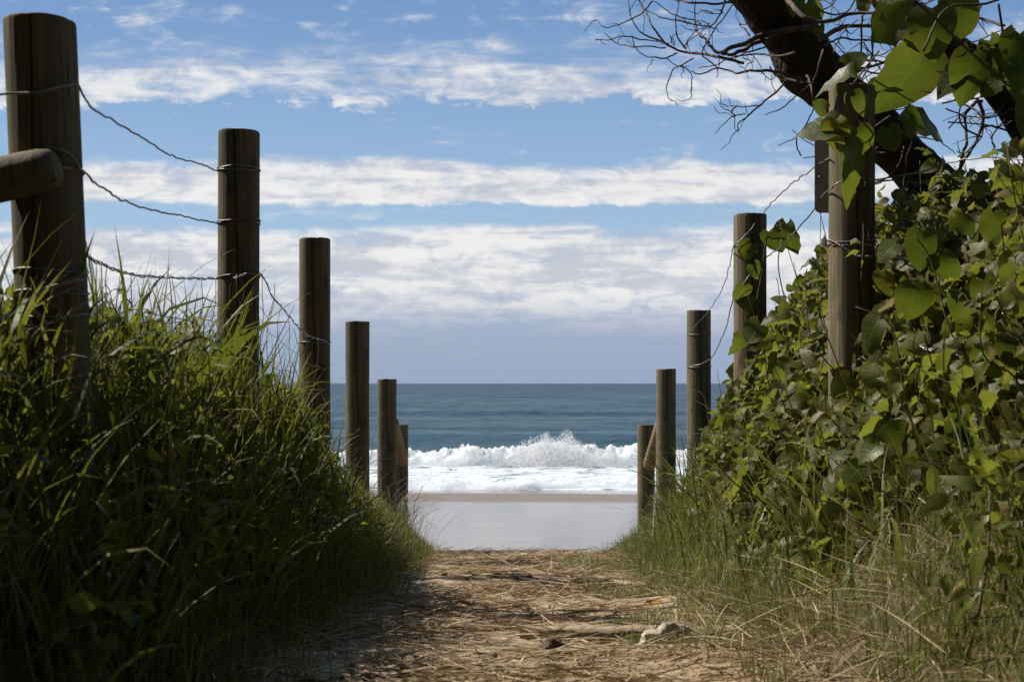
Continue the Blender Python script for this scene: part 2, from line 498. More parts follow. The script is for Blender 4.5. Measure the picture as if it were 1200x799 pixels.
def sea_mat():
    m_, t, o = mat('sea_water')
    co = t.n('ShaderNodeTexCoord').outputs['Object']
    s = t.n('ShaderNodeSeparateXYZ', ins={0: co})
    a = t.noise(t.scale(co, (0.35, 0.9, 0.5)), 1.0, 5, 0.62, 0.3)
    b = t.noise(t.scale(co, (0.035, 0.12, 0.05)), 1.0, 5, 0.6, 0.2)
    h = t.m('ADD', t.m('MULTIPLY', a, 0.5), t.m('MULTIPLY', b, 2.0))
    patch = t.noise(t.scale(co, (0.006, 0.03, 0.01)), 1.0, 4, 0.55)
    near = t.maprange(s.outputs[1], 90, 900, 1.0, 0.0)
    col = t.mixc(near, (0.018, 0.040, 0.074), (0.042, 0.080, 0.092))
    col = t.mixc(t.m('MULTIPLY', t.maprange(patch, 0.4, 0.6), 0.35), col, (0.05, 0.10, 0.12))
    bands = t.noise(t.scale(co, (0.004, 0.055, 0.01)), 1.0, 3, 0.5)
    col = t.mixc(t.m('MULTIPLY', t.maprange(bands, 0.50, 0.62, 0, 1, True), 0.55), col, (0.010, 0.030, 0.048))
    # foam left behind by the broken waves, inside the surf only
    f1 = t.noise(t.scale(co, (0.55, 0.9, 0.5)), 1.0, 6, 0.68, 0.8)
    zone = t.m('MULTIPLY', t.maprange(s.outputs[1], 59.0, 60.0, 0, 1, True), t.maprange(s.outputs[1], 78.0, 83.0, 1, 0, True))
    foam = t.m('MULTIPLY', t.maprange(f1, 0.34, 0.50, 0, 1, True), zone)
    crest = t.m('MULTIPLY', t.maprange(a, 0.70, 0.76, 0, 1), t.maprange(b, 0.56, 0.64, 0, 1))
    foam = t.m('MAXIMUM', foam, t.m('MULTIPLY', crest, 0.6))
    col = t.mixc(foam, col, (0.60, 0.64, 0.66))
    # a ruffled sea seen at a low angle mirrors only part of the sky: its small waves turn their faces to the eye
    nb = bump(t, h, 1.0, 0.9)
    df = t.n('ShaderNodeBsdfDiffuse', ins={'Color': col, 'Normal': nb})
    gl = t.n('ShaderNodeBsdfGlossy', ins={'Color': (1, 1, 1, 1), 'Roughness': 0.22, 'Normal': nb})
    rip = t.m('ADD', t.m('MULTIPLY', t.maprange(b, 0.35, 0.65), 0.5), t.m('MULTIPLY', t.maprange(a, 0.35, 0.65), 0.5))
    fac = t.m('MULTIPLY', t.maprange(rip, 0.2, 0.8, 0.07, 0.30), t.m('SUBTRACT', 1.0, foam))
    mx = t.n('ShaderNodeMixShader', ins={0: fac})
    t.t.links.new(df.outputs[0], mx.inputs[1]); t.t.links.new(gl.outputs[0], mx.inputs[2])
    t.t.links.new(mx.outputs[0], o.inputs[0])
    return m_
def foam_mat():
    m_, t, o = mat('white_foam')
    co = t.n('ShaderNodeTexCoord').outputs['Object']
    nz = t.noise(co, 1.6, 6, 0.65, 0.3); n2 = t.noise(co, 7.0, 5, 0.65)
    col = t.mixc(t.maprange(nz, 0.36, 0.55), (0.82, 0.86, 0.87), (0.96, 0.96, 0.96))
    nb = bump(t, t.m('ADD', nz, t.m('MULTIPLY', n2, 0.5)), 0.6, 0.15)
    df = t.n('ShaderNodeBsdfDiffuse', ins={'Color': col, 'Normal': nb})
    tr = t.n('ShaderNodeBsdfTranslucent', ins={'Color': col, 'Normal': nb})
    mx = t.n('ShaderNodeMixShader', ins={0: 0.5})
    t.t.links.new(df.outputs[0], mx.inputs[1]); t.t.links.new(tr.outputs[0], mx.inputs[2])
    t.t.links.new(mx.outputs[0], o.inputs[0])
    return m_
def plain(name, a, b, sc=30, rough=0.8):
    m_, t, o = mat(name)
    co = t.n('ShaderNodeTexCoord').outputs['Object']
    nz = t.noise(co, sc, 4, 0.6)
    principled(t, o, Base_Color=t.mixc(t.maprange(nz, 0.35, 0.65), a, b), Roughness=rough, Normal=bump(t, nz, 0.4, 0.004))
    return m_
def spray_mat():
    m_, t, o = mat('sea_spray_drops')
    df = t.n('ShaderNodeBsdfDiffuse', ins={'Color': (0.97, 0.97, 0.97, 1)})
    tr = t.n('ShaderNodeBsdfTranslucent', ins={'Color': (0.97, 0.97, 0.97, 1)})
    mx = t.n('ShaderNodeMixShader', ins={0: 0.5})
    t.t.links.new(df.outputs[0], mx.inputs[1]); t.t.links.new(tr.outputs[0], mx.inputs[2])
    t.t.links.new(mx.outputs[0], o.inputs[0])
    return m_
M_spray = spray_mat()
M_ground, M_path, M_beach, M_sea, M_foam = ground_mat(), path_mat(), beach_mat(), sea_mat(), foam_mat()
M_drift = plain('pale_driftwood', (0.28, 0.24, 0.18), (0.45, 0.40, 0.31))
M_seed = plain('dry_seed_husk', (0.045, 0.028, 0.018), (0.11, 0.06, 0.035), 60)
M_petal = plain('orange_petal', (0.65, 0.22, 0.02), (0.75, 0.32, 0.03), 60, 0.6)
M_petal_red = plain('red_petal', (0.55, 0.06, 0.015), (0.65, 0.12, 0.02), 60, 0.6)

# ------------------------------------------------------------------ setting
def nonuni(parts):
    return np.unique(np.round(np.concatenate([np.linspace(a, b, n) for a, b, n in parts]), 4))
gx = nonuni([(-300, -30, 14), (-30, -4, 27), (-4, 4, 134), (4, 30, 27), (30, 300, 14)])
gy = nonuni([(-80, -4, 20), (-4, 12, 200), (12, 22, 40)])
V, Q = grid_np(gx, gy, ground_z)
tag(link('ground', mesh_np('ground', V, [Q]), M_ground), 'dark dune soil under the grass on both sides of the path', 'ground', kind='structure')

STEP = px(640, 750, 3.45)     # the board across the path
def path_surface(X, Y):
    z = ground_z(X, Y) + 0.006
    z += 0.012 * fbm(X * 3.0, Y * 6.0, 0, 4, 31) + 0.006 * np.abs(fbm(X * 14, Y * 22, 0, 3, 41))
    # trampled ledge a few metres on, where the ground drops by a hand's width
    z += 0.03 * (1 - sstep(6.30, 6.62, Y + 0.22 * vnoise(X * 2.5, 0 * Y, 0, 3) + 0.07 * vnoise(X * 11, 0 * Y, 0, 4))) * sstep(5.0, 6.2, Y) * (1 - sstep(0.45, 0.66, np.abs(X - 0.08)))
    return z
V, Q = grid_np(np.linspace(-0.585, 0.66, 78), np.linspace(-2, 11.6, 620), path_surface)
tag(link('path', mesh_np('path', V, [Q]), M_path), 'sandy footpath strewn with dry straw, leading between the posts to the beach', 'path', kind='structure')

def beach_surface(X, Y):
    return E + path_z(Y) + 0.008 + 0.006 * fbm(X * 0.06, Y * 0.12, 0, 3, 51)
V, Q = grid_np(nonuni([(-900, -80, 14), (-80, 80, 90), (80, 900, 14)]), nonuni([(18, 30, 12), (30, 64, 60), (64, 90, 8)]), beach_surface)
tag(link('beach', mesh_np('beach', V, [Q]), M_beach), 'smooth wet sand of the beach mirroring the cloudy sky', 'beach', kind='structure')

SWELL = [(104, 1.15, 5.0, 1), (150, 0.8, 7, 2), (196, 0.85, 9, 3), (255, 0.85, 12, 4), (330, 0.9, 15, 5), (430, 0.9, 20, 6)]
def sea_surface(X, Y):
    z = 0.05 * fbm(X * 0.35, Y * 0.8, 0, 4, 61) * sstep(60, 85, Y)
    for yc, h, wd, sdn in SWELL:
        d = Y - yc - 2.5 * vnoise(X * 0.02, 0 * X, 0, 70 + sdn) - 0.8 * vnoise(X * 0.09, 0 * X, 0, 90 + sdn)
        hh = h * (0.8 + 0.35 * vnoise(X * 0.025, 0 * X + 5, 0, 80 + sdn))
        z = z + hh * np.where(d < 0, np.exp(-(d / (wd * 0.45)) ** 2), np.exp(-(d / wd) ** 2))
    z = z + 0.16 * fbm(X * 0.07, Y * 0.16, 0, 3, 65) * sstep(85, 140, Y)
    edge = 59.3 + 0.7 * vnoise(X * 0.12, 0 * X, 0, 7)
    z = z + 0.10 * np.abs(fbm(X * 0.9, Y * 0.9, 0, 4, 63)) * sstep(59.5, 62, Y) * (1 - sstep(78, 84, Y))
    return z * sstep(0, 6, Y - edge) - 0.06 * (1 - sstep(-0.3, 1.0, Y - edge))
sy = 56.5 * np.geomspace(1, 700 / 56.5, 620)
V, Q = grid_np(nonuni([(-900, -140, 40), (-140, 140, 360), (140, 900, 40)]), sy, sea_surface)
n0 = len(V)
ys2 = np.array([700, 1200, 3000, 8000, 25000.0])
V2, Q2 = grid_np(np.array([-30000, -6000, -900, 0, 900, 6000, 30000.0]), ys2, lambda X, Y: 0 * X + 0.02)
V3, Q3 = grid_np(np.array([-30000, -900.0]), np.array([56.5, 300, 700.0]), lambda X, Y: 0 * X + 0.0)
V4, Q4 = grid_np(np.array([900.0, 30000]), np.array([56.5, 300, 700.0]), lambda X, Y: 0 * X + 0.0)
Vs = np.vstack([V, V2, V3, V4])
Qs = np.vstack([Q, Q2 + n0, Q3 + n0 + len(V2), Q4 + n0 + len(V2) + len(V3)])
tag(link('sea', mesh_np('sea', Vs, [Qs]), M_sea), 'blue green ocean with low swells reaching the straight horizon', 'sea', kind='structure')

# breaking wave: a tumbling ridge of white water
def ridge(name, yc, xs, width, height, rough, seed, nprof=26):
    u = np.linspace(0, 1, nprof)
    X, U = np.meshgrid(xs, u)
    hgt = height(X)
    yb = yc + 1.4 * vnoise(X * 0.05, 0 * X, 0, seed) + 0.7 * vnoise(X * 0.35, 0 * X, 0, seed + 1)
    prof = np.sin(np.pi * U ** 0.62) ** 0.8
    Y = yb + (U - 0.3) * width
    Z = -0.12 + hgt * prof
    nz = fbm(X * 1.1, Y * 1.1, Z * 1.4, 5, seed + 3, 0.62)
    nz = nz + 0.45 * fbm(X * 4.1, Y * 4.1, Z * 4.4, 3, seed + 5, 0.7)
    n2 = fbm(X * 1.1 + 40, Y * 1.1, Z * 1.4, 4, seed + 9, 0.6)
    k = np.sin(np.pi * U)
    Z = Z + rough * nz * k * (0.5 + hgt)
    Y = Y + rough * 1.3 * n2 * k
    V = np.stack([X, Y, Z], -1).reshape(-1, 3)
    nx = len(xs)
    i = (np.arange(nprof - 1)[:, None] * nx + np.arange(nx - 1)[None, :]).ravel()
    return mesh_np(name, V, [np.stack([i, i + 1, i + 1 + nx, i + nx], 1)])
bx = np.linspace(-60, 60, 1100)
def bh(X):
    g = 1.0 + 0.22 * fbm(X * 0.16, 0 * X, 0, 3, 101) + 0.10 * vnoise(X * 0.9, 0 * X, 0, 103)
    return g + 0.30 * np.exp(-((X - 2.3) / 2.2) ** 2) + 0.22 * np.exp(-((X - 13.0) / 1.2) ** 2)
tag(link('breaking_wave', ridge('breaking_wave', 77.0, bx, 5.5, bh, 0.27, 111), M_foam), 'white breaking wave tumbling towards the beach', 'wave', kind='structure')
tag(link('foam_bore', ridge('foam_bore', 62.2, bx, 4.6, lambda X: 0.42 + 0.10 * fbm(X * 0.5, 0 * X, 0, 3, 121), 0.14, 131, 18), M_foam), 'low line of white foam running up in front of the breaking wave', 'wave', kind='structure')

# spray thrown up by the wave: drops of a few centimetres
def octa(C, r):
    n = len(C)
    D = np.array([[1, 0, 0], [-1, 0, 0], [0, 1, 0], [0, -1, 0], [0, 0, 1], [0, 0, -1]], float)
    V = (C[:, None, :] + D[None] * r[:, None, None]).reshape(-1, 3)
    T = np.array([[0, 2, 4], [2, 1, 4], [1, 3, 4], [3, 0, 4], [2, 0, 5], [1, 2, 5], [3, 1, 5], [0, 3, 5]])
    return V, (np.arange(n)[:, None, None] * 6 + T[None]).reshape(-1, 3)
def spray(cx, sx, n, top):
    x = cx + rng.normal(0, 1, n) * sx
    prof = np.exp(-((x - cx) / sx) ** 2 * 0.6)
    plume = 0.75 + 0.28 * fbm(x * 1.1, 0 * x, 0, 3, 140)
    z = 0.05 + rng.beta(1.1, 1.9, n) * (0.6 + top * prof) * np.clip(plume, 0.25, 1.2) 
    y = 77.2 + rng.normal(0, 1.1, n)
    return np.stack([x, y, z], 1)
C = np.vstack([spray(2.6, 1.5, 22000, 2.0), spray(1.4, 1.3, 10000, 2.1), spray(4.4, 1.4, 8000, 1.5), spray(13.0, 1.0, 2200, 0.75), spray(5.5, 1.6, 2500, 0.8), spray(-8, 4, 2500, 0.45), spray(-16, 4, 2500, 0.45), spray(9, 4, 2500, 0.4), spray(20, 4, 2000, 0.4)])
V, T = octa(C, 0.008 + 0.026 * rng.random(len(C)) ** 2.5)
tag(link('sea_spray', mesh_np('sea_spray', V, [T]), M_spray, smooth=False), 'burst of white spray above the breaking wave', 'spray', kind='stuff')

# ------------------------------------------------------------------ fence posts
def make_post(pxc, top, d, width, label, group, lean=(0.0, 0.0), dia=None):
    dia = dia or width * d / F
    x = (pxc - 600) * d / F
    gz = float(ground_z(x, d))
    zt = E + (449 - top) * (d - (dia / 2 if top < 449 else -dia / 2)) / F
    base = np.array([x, d, gz])
    H = zt - gz
    zs = np.concatenate([np.linspace(-0.35, H - 0.02, 40), [H - 0.008, H - 0.003, H]])
    sides = 40
    g = Geo()
    sd_ = int(d * 100) + int(pxc)
    a = np.arange(sides) * 2 * math.pi / sides
    rr = np.full((len(zs), sides), dia / 2)
    rr *= 1 + 0.022 * fbm(np.cos(a)[None] * 1.6, np.sin(a)[None] * 1.6, zs[:, None] * 1.5, 3, sd_)
    rr *= 1 + 0.012 * vnoise(a[None] * 5.0, zs[:, None] * 0.6, 0, sd_ + 5)
    rr[-2] *= 0.992; rr[-1] *= 0.972
    ox = lean[0] * (zs - H); oy = lean[1] * (zs - H)
    V = np.stack([ox[:, None] + rr * np.cos(a), oy[:, None] + rr * np.sin(a), np.broadcast_to(zs[:, None], rr.shape)], -1)
    V[-3:, :, 2] -= 0.006 * (np.clip(vnoise(np.cos(a) * 3.3, np.sin(a) * 3.3, 3, sd_ + 2) - 0.35, 0, 1))[None]
    V[-3:, :, 2] += 0.0018 * vnoise(np.cos(a) * 2, np.sin(a) * 2, 0, sd_)[None]
    n = len(zs)
    i = (np.arange(n - 1)[:, None] * sides + np.arange(sides)).ravel()
    j = (np.arange(n - 1)[:, None] * sides + (np.arange(sides) + 1) % sides).ravel()
    V = V.reshape(-1, 3); k = len(V)
    V = np.vstack([V, [0, 0, H - 0.002]])
    b = (n - 1) * sides; s = np.arange(sides)
    g.add(V, np.stack([i, j, j + sides, i + sides], 1), np.stack([b + s, b + (s + 1) % sides, np.full(sides, k)], 1))
    me = mesh_np('fence_post', np.vstack(g.V), [np.vstack(g.Fq), np.vstack(g.Ft)])
    o = link('fence_post', me, M_post)
    o.location = base
    tag(o, label, 'post', group)
    return o
GL, GR = 'round timber posts left of the path', 'round timber posts right of the path'
POSTS = {}
def P(key, *a, **k):
    POSTS[key] = (a[0], a[1], a[2], a[3]); return make_post(*a, **k)
P('L1', 47, 14, 2.65, 81, 'thickest round timber post at the left edge with a log rail let into it', GL, lean=(-0.042, 0.0))
P('L2', 280, 150, 4.70, 48, 'dark timber post next to the thickest left post, two wires round its upper half', GL, lean=(0.004, 0))
P('L3', 369, 278, 6.25, 36, 'timber post third along the left fence, where the sagging netting wire ends', GL)
P('L4', 419, 376, 8.00, 28, 'bare timber post fourth along the left fence, its top just above the horizon', GL)
P('L5', 453.5, 444, 10.0, 22.5, 'timber post on the left whose top just meets the horizon', GL)
P('L6', 469, 497, 11.8, 18.5, 'lowest and farthest timber post on the left, half hidden behind its neighbour', GL)
P('R1', 998, 97, 4.25, 53, 'tall timber post on the right with vine leaves over its top and a sign behind', GR)
P('R2', 879, 249, 5.90, 38, 'timber post on the right half covered by creeper leaves, left of the tall vine post', GR)
P('R3', 819, 363, 8.00, 28, 'timber post on the right with three thin wires, just clear of the creeper', GR)
P('R4', 780.5, 432, 9.80, 23, 'timber post on the right whose top just clears the horizon, log rail behind it', GR)
P('R5', 757, 497, 11.3, 20, 'shortest and farthest timber post on the right with a slanting log rail', GR)

def rail(A, B, r, label, m_=None):
    A, B = np.array(A, float), np.array(B, float)
    ts = np.concatenate([[0, 0.004, 0.015], np.linspace(0.04, 0.96, 16), [0.985, 0.996, 1]])
    rs = np.full(len(ts), r); rs[0] = rs[-1] = r * 0.70; rs[1] = rs[-2] = r * 0.86; rs[2] = rs[-3] = r * 0.96
    L = B - A
    g = Geo(); g.tube([t * L for t in ts], rs, 24, True, 0.012, 77)
    o = g.build('fence_rail', m_ or M_rail); o.location = A
    return tag(o, label, 'rail')
rail(px(66, 196, 2.552), px(-1000, 436, 2.72), 0.0445, 'round log rail let into the thickest left post', M_post)
rail(px(459, 494, 10.06), px(471.5, 541, 11.74), 0.055, 'short log rail between the two farthest left posts')
rail(px(779, 488, 9.86), px(761, 545, 11.16), 0.057, 'pale slanting log rail between the two farthest right posts')

# ------------------------------------------------------------------ sign behind the tall right post
def make_sign():
    cx, cz, d = 985, 203, 4.36
    W, H, r, th = 0.176, 0.27, 0.020, 0.004
    t = thing('sign', px(cx, cz, d), 'grey metal sign plate seen from behind on the tall vine post', 'sign')
    pts = []
    for qx, qz, a0 in ((1, 1, 0), (-1, 1, 90), (-1, -1, 180), (1, -1, 270)):
        for k in range(7):
            a = R(a0 + 15 * k)
            pts.append((qx * (W / 2 - r) + r * math.cos(a), qz * (H / 2 - r) + r * math.sin(a)))
    n = len(pts)
    V = [(x, 0, z) for x, z in pts] + [(x, th, z) for x, z in pts]
    me = bpy.data.meshes.new('plate')
    me.from_pydata(V, [], [tuple(range(n))[::-1], tuple(range(n, 2 * n))] + [(i, (i + 1) % n, n + (i + 1) % n, n + i) for i in range(n)])
    o = link('plate', me, M_sign, t, False); o.location = (0, 0, 0)
    for x, z in ((-0.072, -0.015), (0.02, 0.06), (0.02, -0.06)):
        g = Geo()
        g.tube([(x, -0.007, z), (x, 0.001, z)], 0.006, 8)
        b = g.build('bolt', M_wire, t); b.location = (0, 0, 0)
make_sign()

# ------------------------------------------------------------------ wires
def kink(P_, amp, seed):
    P_ = np.asarray(P_)
    s = np.concatenate([[0], np.cumsum(np.linalg.norm(np.diff(P_, axis=0), axis=1))])
    for k in range(3):
        P_[:, k] += amp * (vnoise(s * 14, 0, 0, seed + k) + 0.6 * vnoise(s * 37, 0, 0, seed + k + 9))
    return P_
def wrap(key, y, turns=1.0, start=0.0):
    pxc, top, d, wd = POSTS[key]
    c = px(pxc, y, d); r = wd * d / F / 2 + 0.002
    if key == 'L1':
        c[0] += 0.042 * (y - 14) * d / F
    a = np.linspace(start, start + turns * 2 * math.pi, int(26 * turns))
    return np.stack([c[0] + r * np.cos(a), c[1] + r * np.sin(a), c[2] + 0.004 * np.sin(a * 2 + y) + 0.006 * (a - start) / 6], 1)
def poly(pts, dens=10):
    return smooth_line([px(*p) for p in pts], dens)
def wire(strands, r, label, wraps=(), twist=False, seed=0, name='fence_wire'):
    g = Geo()
    for i, st in enumerate(strands):
        L = kink(poly(st, 14), 0.0035, seed * 31 + i)
        if twist:
            s = np.arange(len(L)) * 1.1
            for ph in (0, math.pi):
                off = np.stack([0 * s, np.cos(s + ph), np.sin(s + ph)], 1) * r * 1.3
                g.tube(L + off, r, 5)
        else:
            g.tube(L, r, 6)
    for wv in wraps:
        g.tube(wrap(*wv), r, 6)
    o = g.build(name, M_wire)
    return tag(o, label, 'wire')
wire([[(-40, 112, 2.55), (30, 107, 2.57), (60, 103, 2.572), (88, 98, 2.62)], [(90, 96, 2.66), (104, 122, 2.8), (150, 152, 3.3), (200, 182, 3.9), (230, 190, 4.3), (258, 202, 4.62)]], 0.0026,
     'topmost thin wire running from the thickest left post to the next', [('L2', 202, 1.0, 3.4), ('L2', 199, 1.0, 3.6)], seed=1)
wire([[(40, 176, 2.60), (66, 174, 2.58), (84, 184, 2.60), (96, 200, 2.66), (120, 220, 2.9), (150, 237, 3.3), (200, 250, 3.9), (235, 258, 4.4), (258, 262, 4.62)]], 0.0026,
     'second wire down, crossing the sky between the two nearest left posts', [('L2', 262, 1.0, 3.4), ('L2', 260, 1.0, 3.0), ('L1', 203, 0.5, 4.6)], seed=2)
def netting(name, top_pts, drop, nvert, label, wraps, seed):
    g = Geo()
    L = kink(poly(top_pts, 14), 0.003, seed)
    s = np.arange(len(L)) * 1.0
    for ph in (0, math.pi):
        g.tube(L + np.stack([0 * s, np.cos(s + ph), np.sin(s + ph)], 1) * 0.0028, 0.0021, 5)
    idx = np.linspace(2, len(L) - 3, nvert).astype(int)
    rr = np.random.default_rng(seed)
    rows = [[] for _ in range(3)]
    for k, i in enumerate(idx):
        n = 14
        tt = np.linspace(0, 1, n)
        q = L[i][None] + np.stack([0.03 * np.sin(tt * 5 + k) * rr.random() + 0 * tt, 0.02 * rr.normal() * tt, -drop * tt], 1)
        q = kink(q, 0.004, seed + k * 3)
        g.tube(q, 0.0012, 4)
        for m_, row in zip((4, 8, 12), rows):
            row.append(q[m_])
    for row in rows:
        if len(row) > 2:
            g.tube(kink(smooth_line(row, 5), 0.004, seed + 50), 0.0012, 4)
    for wv in wraps:
        g.tube(wrap(*wv), 0.0024, 6)
    return tag(g.build(name, M_wire), label, 'wire netting')
netting('wire_netting', [(96, 296, 2.64), (125, 312, 2.9), (160, 322, 3.3), (210, 326, 3.9), (258, 326, 4.61), (280, 324, 4.6), (304, 320, 4.63), (318, 345, 4.9), (340, 372, 5.4), (360, 392, 5.9), (386, 402, 6.2)], 0.42, 22,
        'sagging wire netting with a twisted top strand along the left fence', [('L1', 320, 0.55, 3.3), ('L1', 345, 0.55, 3.3), ('L1', 372, 0.55, 3.3), ('L2', 324, 1.0, 3.2), ('L3', 402, 1.0, 3.2)], 5)
wire([[(-20, 392, 2.45), (10, 372, 2.5), (45, 345, 2.53), (80, 330, 2.56), (102, 326, 2.6)]], 0.004, 'thick rusty wire bent across the front of the thickest left post', seed=6)
wire([[(972, 185, 4.22), (950, 200, 4.5), (925, 218, 5.0), (905, 237, 5.5), (898, 246, 5.84), (880, 268, 5.8), (860, 290, 5.83), (855, 310, 6.2), (848, 335, 6.8), (832, 362, 7.6), (806, 392, 7.93)]], 0.0024,
     'thin upper wire running from the tall vine post down the right fence', [('R2', 290, 1.0, 3.0), ('R3', 392, 1.0, 3.0)], seed=7)
wire([[(1260, 176, 3.5), (1200, 186, 3.7), (1150, 186, 3.9), (1110, 192, 4.0), (1075, 203, 4.1), (1028, 209, 4.18), (1000, 210, 4.15), (973, 221, 4.2), (955, 243, 4.5), (935, 268, 4.9), (915, 290, 5.4), (898, 302, 5.85), (862, 345, 5.86), (850, 385, 6.8), (832, 420, 7.7), (806, 430, 7.93)]], 0.0028,
     'pale wire crossing the tall vine post below its leaves and sagging seaward', [('R3', 430, 1.0, 3.0)], seed=8)
wire([[(971, 283, 4.2), (985, 288, 4.16), (1004, 300, 4.15), (1030, 302, 4.15), (1066, 305, 4.1), (1110, 318, 4.0), (1150, 312, 3.9), (1215, 300, 3.7)]], 0.0028, 'twisted pale wire tied round the middle of the tall vine post', [('R1', 285, 1.0, 3.3), ('R1', 290, 1.0, 3.5)], True, 9)
wire([[(1075, 405, 3.55), (1110, 415, 3.4), (1150, 424, 3.3), (1215, 440, 3.1)]], 0.0026, 'twisted strand of wire in front of the broad leaves at the right edge', (), True, 10)
wire([[(1075, 583, 3.0), (1095, 600, 2.95), (1112, 612, 2.95), (1125, 650, 2.95), (1150, 690, 2.9)]], 0.0022, 'loose bent wire end low in the right bank', (), False, 11)

g = Geo()
g.tube(smooth_line([px(18, 347, 2.48), px(36, 362, 2.47), px(52, 378, 2.46), px(44, 386, 2.45), px(28, 408, 2.44), px(8, 436, 2.42), px(-20, 470, 2.40)], 6), np.linspace(0.0045, 0.007, 37), 7, True, 0.1, 5)
g.tube(smooth_line([px(17, 348, 2.48), px(30, 370, 2.47), px(42, 386, 2.45)], 6), 0.0035, 6)
tag(g.build('stick', M_rail), 'bent brown stick leaning against the thickest left post', 'stick')
wire([[(-20, 398, 2.5), (20, 360, 2.53), (60, 340, 2.55), (101, 318, 2.62)], [(22, 372, 2.53), (60, 352, 2.55), (103, 332, 2.62)], [(30, 385, 2.53), (60, 376, 2.55), (104, 354, 2.62)]], 0.0018, 'slack wires slanting across the foot of the thickest left post', seed=13)

# ------------------------------------------------------------------ grass
def blades(base, Ln, wd, az, th0, bend, tone, seg=5, droop=1.6):
    """arching ribbons; returns Geo input arrays"""
    n = len(base)
    t = np.linspace(0, 1, seg + 1)
    th = th0[:, None] + bend[:, None] * t[None] ** droop
    ds = Ln[:, None] / seg
    thm = (th[:, 1:] + th[:, :-1]) / 2
    rad = np.concatenate([np.zeros((n, 1)), np.cumsum(np.sin(thm) * ds, 1)], 1)
    hei = np.concatenate([np.zeros((n, 1)), np.cumsum(np.cos(thm) * ds, 1)], 1)
    ca, sa = np.cos(az), np.sin(az)
    ctr = np.stack([base[:, 0, None] + rad * ca[:, None], base[:, 1, None] + rad * sa[:, None], base[:, 2, None] + hei], -1)
    wob = 0.05 * Ln[:, None] * np.sin(t[None] * 4 + tone[:, None] * 30) * t[None]
    ctr[..., 0] += -sa[:, None] * wob; ctr[..., 1] += ca[:, None] * wob
    tw = rng.normal(0, 0.7, n)
    wv = np.stack([-sa * np.cos(tw), ca * np.cos(tw), np.sin(tw)], -1)
    prof = np.minimum(1.0, 0.55 + 1.6 * t) * np.clip(1 - t ** 2.2, 0, 1)
    off = wv[:, None, :] * (wd[:, None] * prof[None] / 2)[..., None]
    Lf = ctr[:, :-1] - off[:, :-1]; Rt = ctr[:, :-1] + off[:, :-1]
    V = np.concatenate([np.stack([Lf, Rt], 2).reshape(n, -1, 3), ctr[:, -1:, :]], 1)
    k = 2 * seg + 1
    q = np.array([[2 * i, 2 * i + 1, 2 * i + 3, 2 * i + 2] for i in range(seg - 1)])
    tr = np.array([[2 * seg - 2, 2 * seg - 1, 2 * seg]])
    o = np.arange(n)[:, None, None] * k
    Qd = (o + q[None]).reshape(-1, 4); Tr = (o + tr[None]).reshape(-1, 3)
    tn = np.repeat(tone, k)
    al = np.tile(np.concatenate([np.repeat(t[:-1], 2), [1]]), n)
    return V.reshape(-1, 3), Qd, Tr, tn, al
def on_ground(x, y, sink=0.01):
    return np.stack([x, y, ground_z(x, y) - sink], 1)
def rnd(n, a, b):
    return rng.uniform(a, b, n)
def tones(n, dry=0.12):
    t = np.clip(rng.normal(0.42, 0.17, n), 0, 0.8)
    d = rng.random(n) < dry
    t[d] = rnd(d.sum(), 0.8, 1.0)
    return t

# left bank: tall arching grass growing in tussocks
def left_height(y):
    return np.interp(y, [0.8, 2.0, 3.0, 4.2, 5.0, 6.0, 7.0, 9, 10.5, 12], [0.26, 0.32, 0.37, 0.41, 0.38, 0.29, 0.22, 0.13, 0.10, 0.10])
def tussocks(nc, per, y, x, hfun, edge_in, edge_w, seg=6, wmax=0.016, dry=0.16, lean=0.0):
    """nc clumps; every clump has its own height, colour cast and lean"""
    ci = np.repeat(np.arange(nc), per)
    n = len(ci)
    ch = rng.uniform(0.45, 1.35, nc); ct = rng.normal(0, 0.12, nc); cl = rng.uniform(0, 6.28, nc); cw_ = rng.uniform(0.55, 1.2, nc)
    r = np.abs(rng.normal(0, 0.055, n)); a = rng.uniform(0, 6.28, n)
    bx_ = x[ci] + r * np.cos(a); by_ = y[ci] + r * np.sin(a)
    edge = np.clip((np.abs(bx_) - edge_in) / edge_w, 0.18, 1.0)
    Ln = hfun(by_) * edge * ch[ci] * rng.uniform(0.35, 1.2, n)
    az = np.where(rng.random(n) < 0.7, a + rng.normal(0, 0.6, n), cl[ci] + rng.normal(0, 0.5, n))
    if lean:      # blades on the open face stay close to the bank
        fl = (np.abs(bx_) < 0.92) & (np.cos(az) > 0.2) & (rng.random(n) < lean)
        az = np.where(fl, az + math.pi, az)
    wd = (0.004 + wmax * rng.random(n) ** 1.5) * cw_[ci] * np.clip(Ln / 0.4, 0.4, 1.15)
    tn = np.clip(tones(n, dry) + ct[ci], 0, 1)
    return blades(on_ground(bx_, by_), Ln, wd, az, 0.03 + np.abs(rng.normal(0, 0.24, n)), np.where(rng.random(n) < 0.38, np.abs(rng.normal(2.1, 0.5, n)), np.abs(rng.normal(0.4, 0.5, n))), tn, seg, 2.3)
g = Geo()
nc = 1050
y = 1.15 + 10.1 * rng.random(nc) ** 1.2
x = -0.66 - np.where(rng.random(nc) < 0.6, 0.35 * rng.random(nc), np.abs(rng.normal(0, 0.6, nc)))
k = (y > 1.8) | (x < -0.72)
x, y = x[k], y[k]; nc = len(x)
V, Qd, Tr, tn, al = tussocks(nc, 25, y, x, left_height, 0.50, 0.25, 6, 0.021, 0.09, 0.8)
g.add(V, Qd, Tr, tn, al)
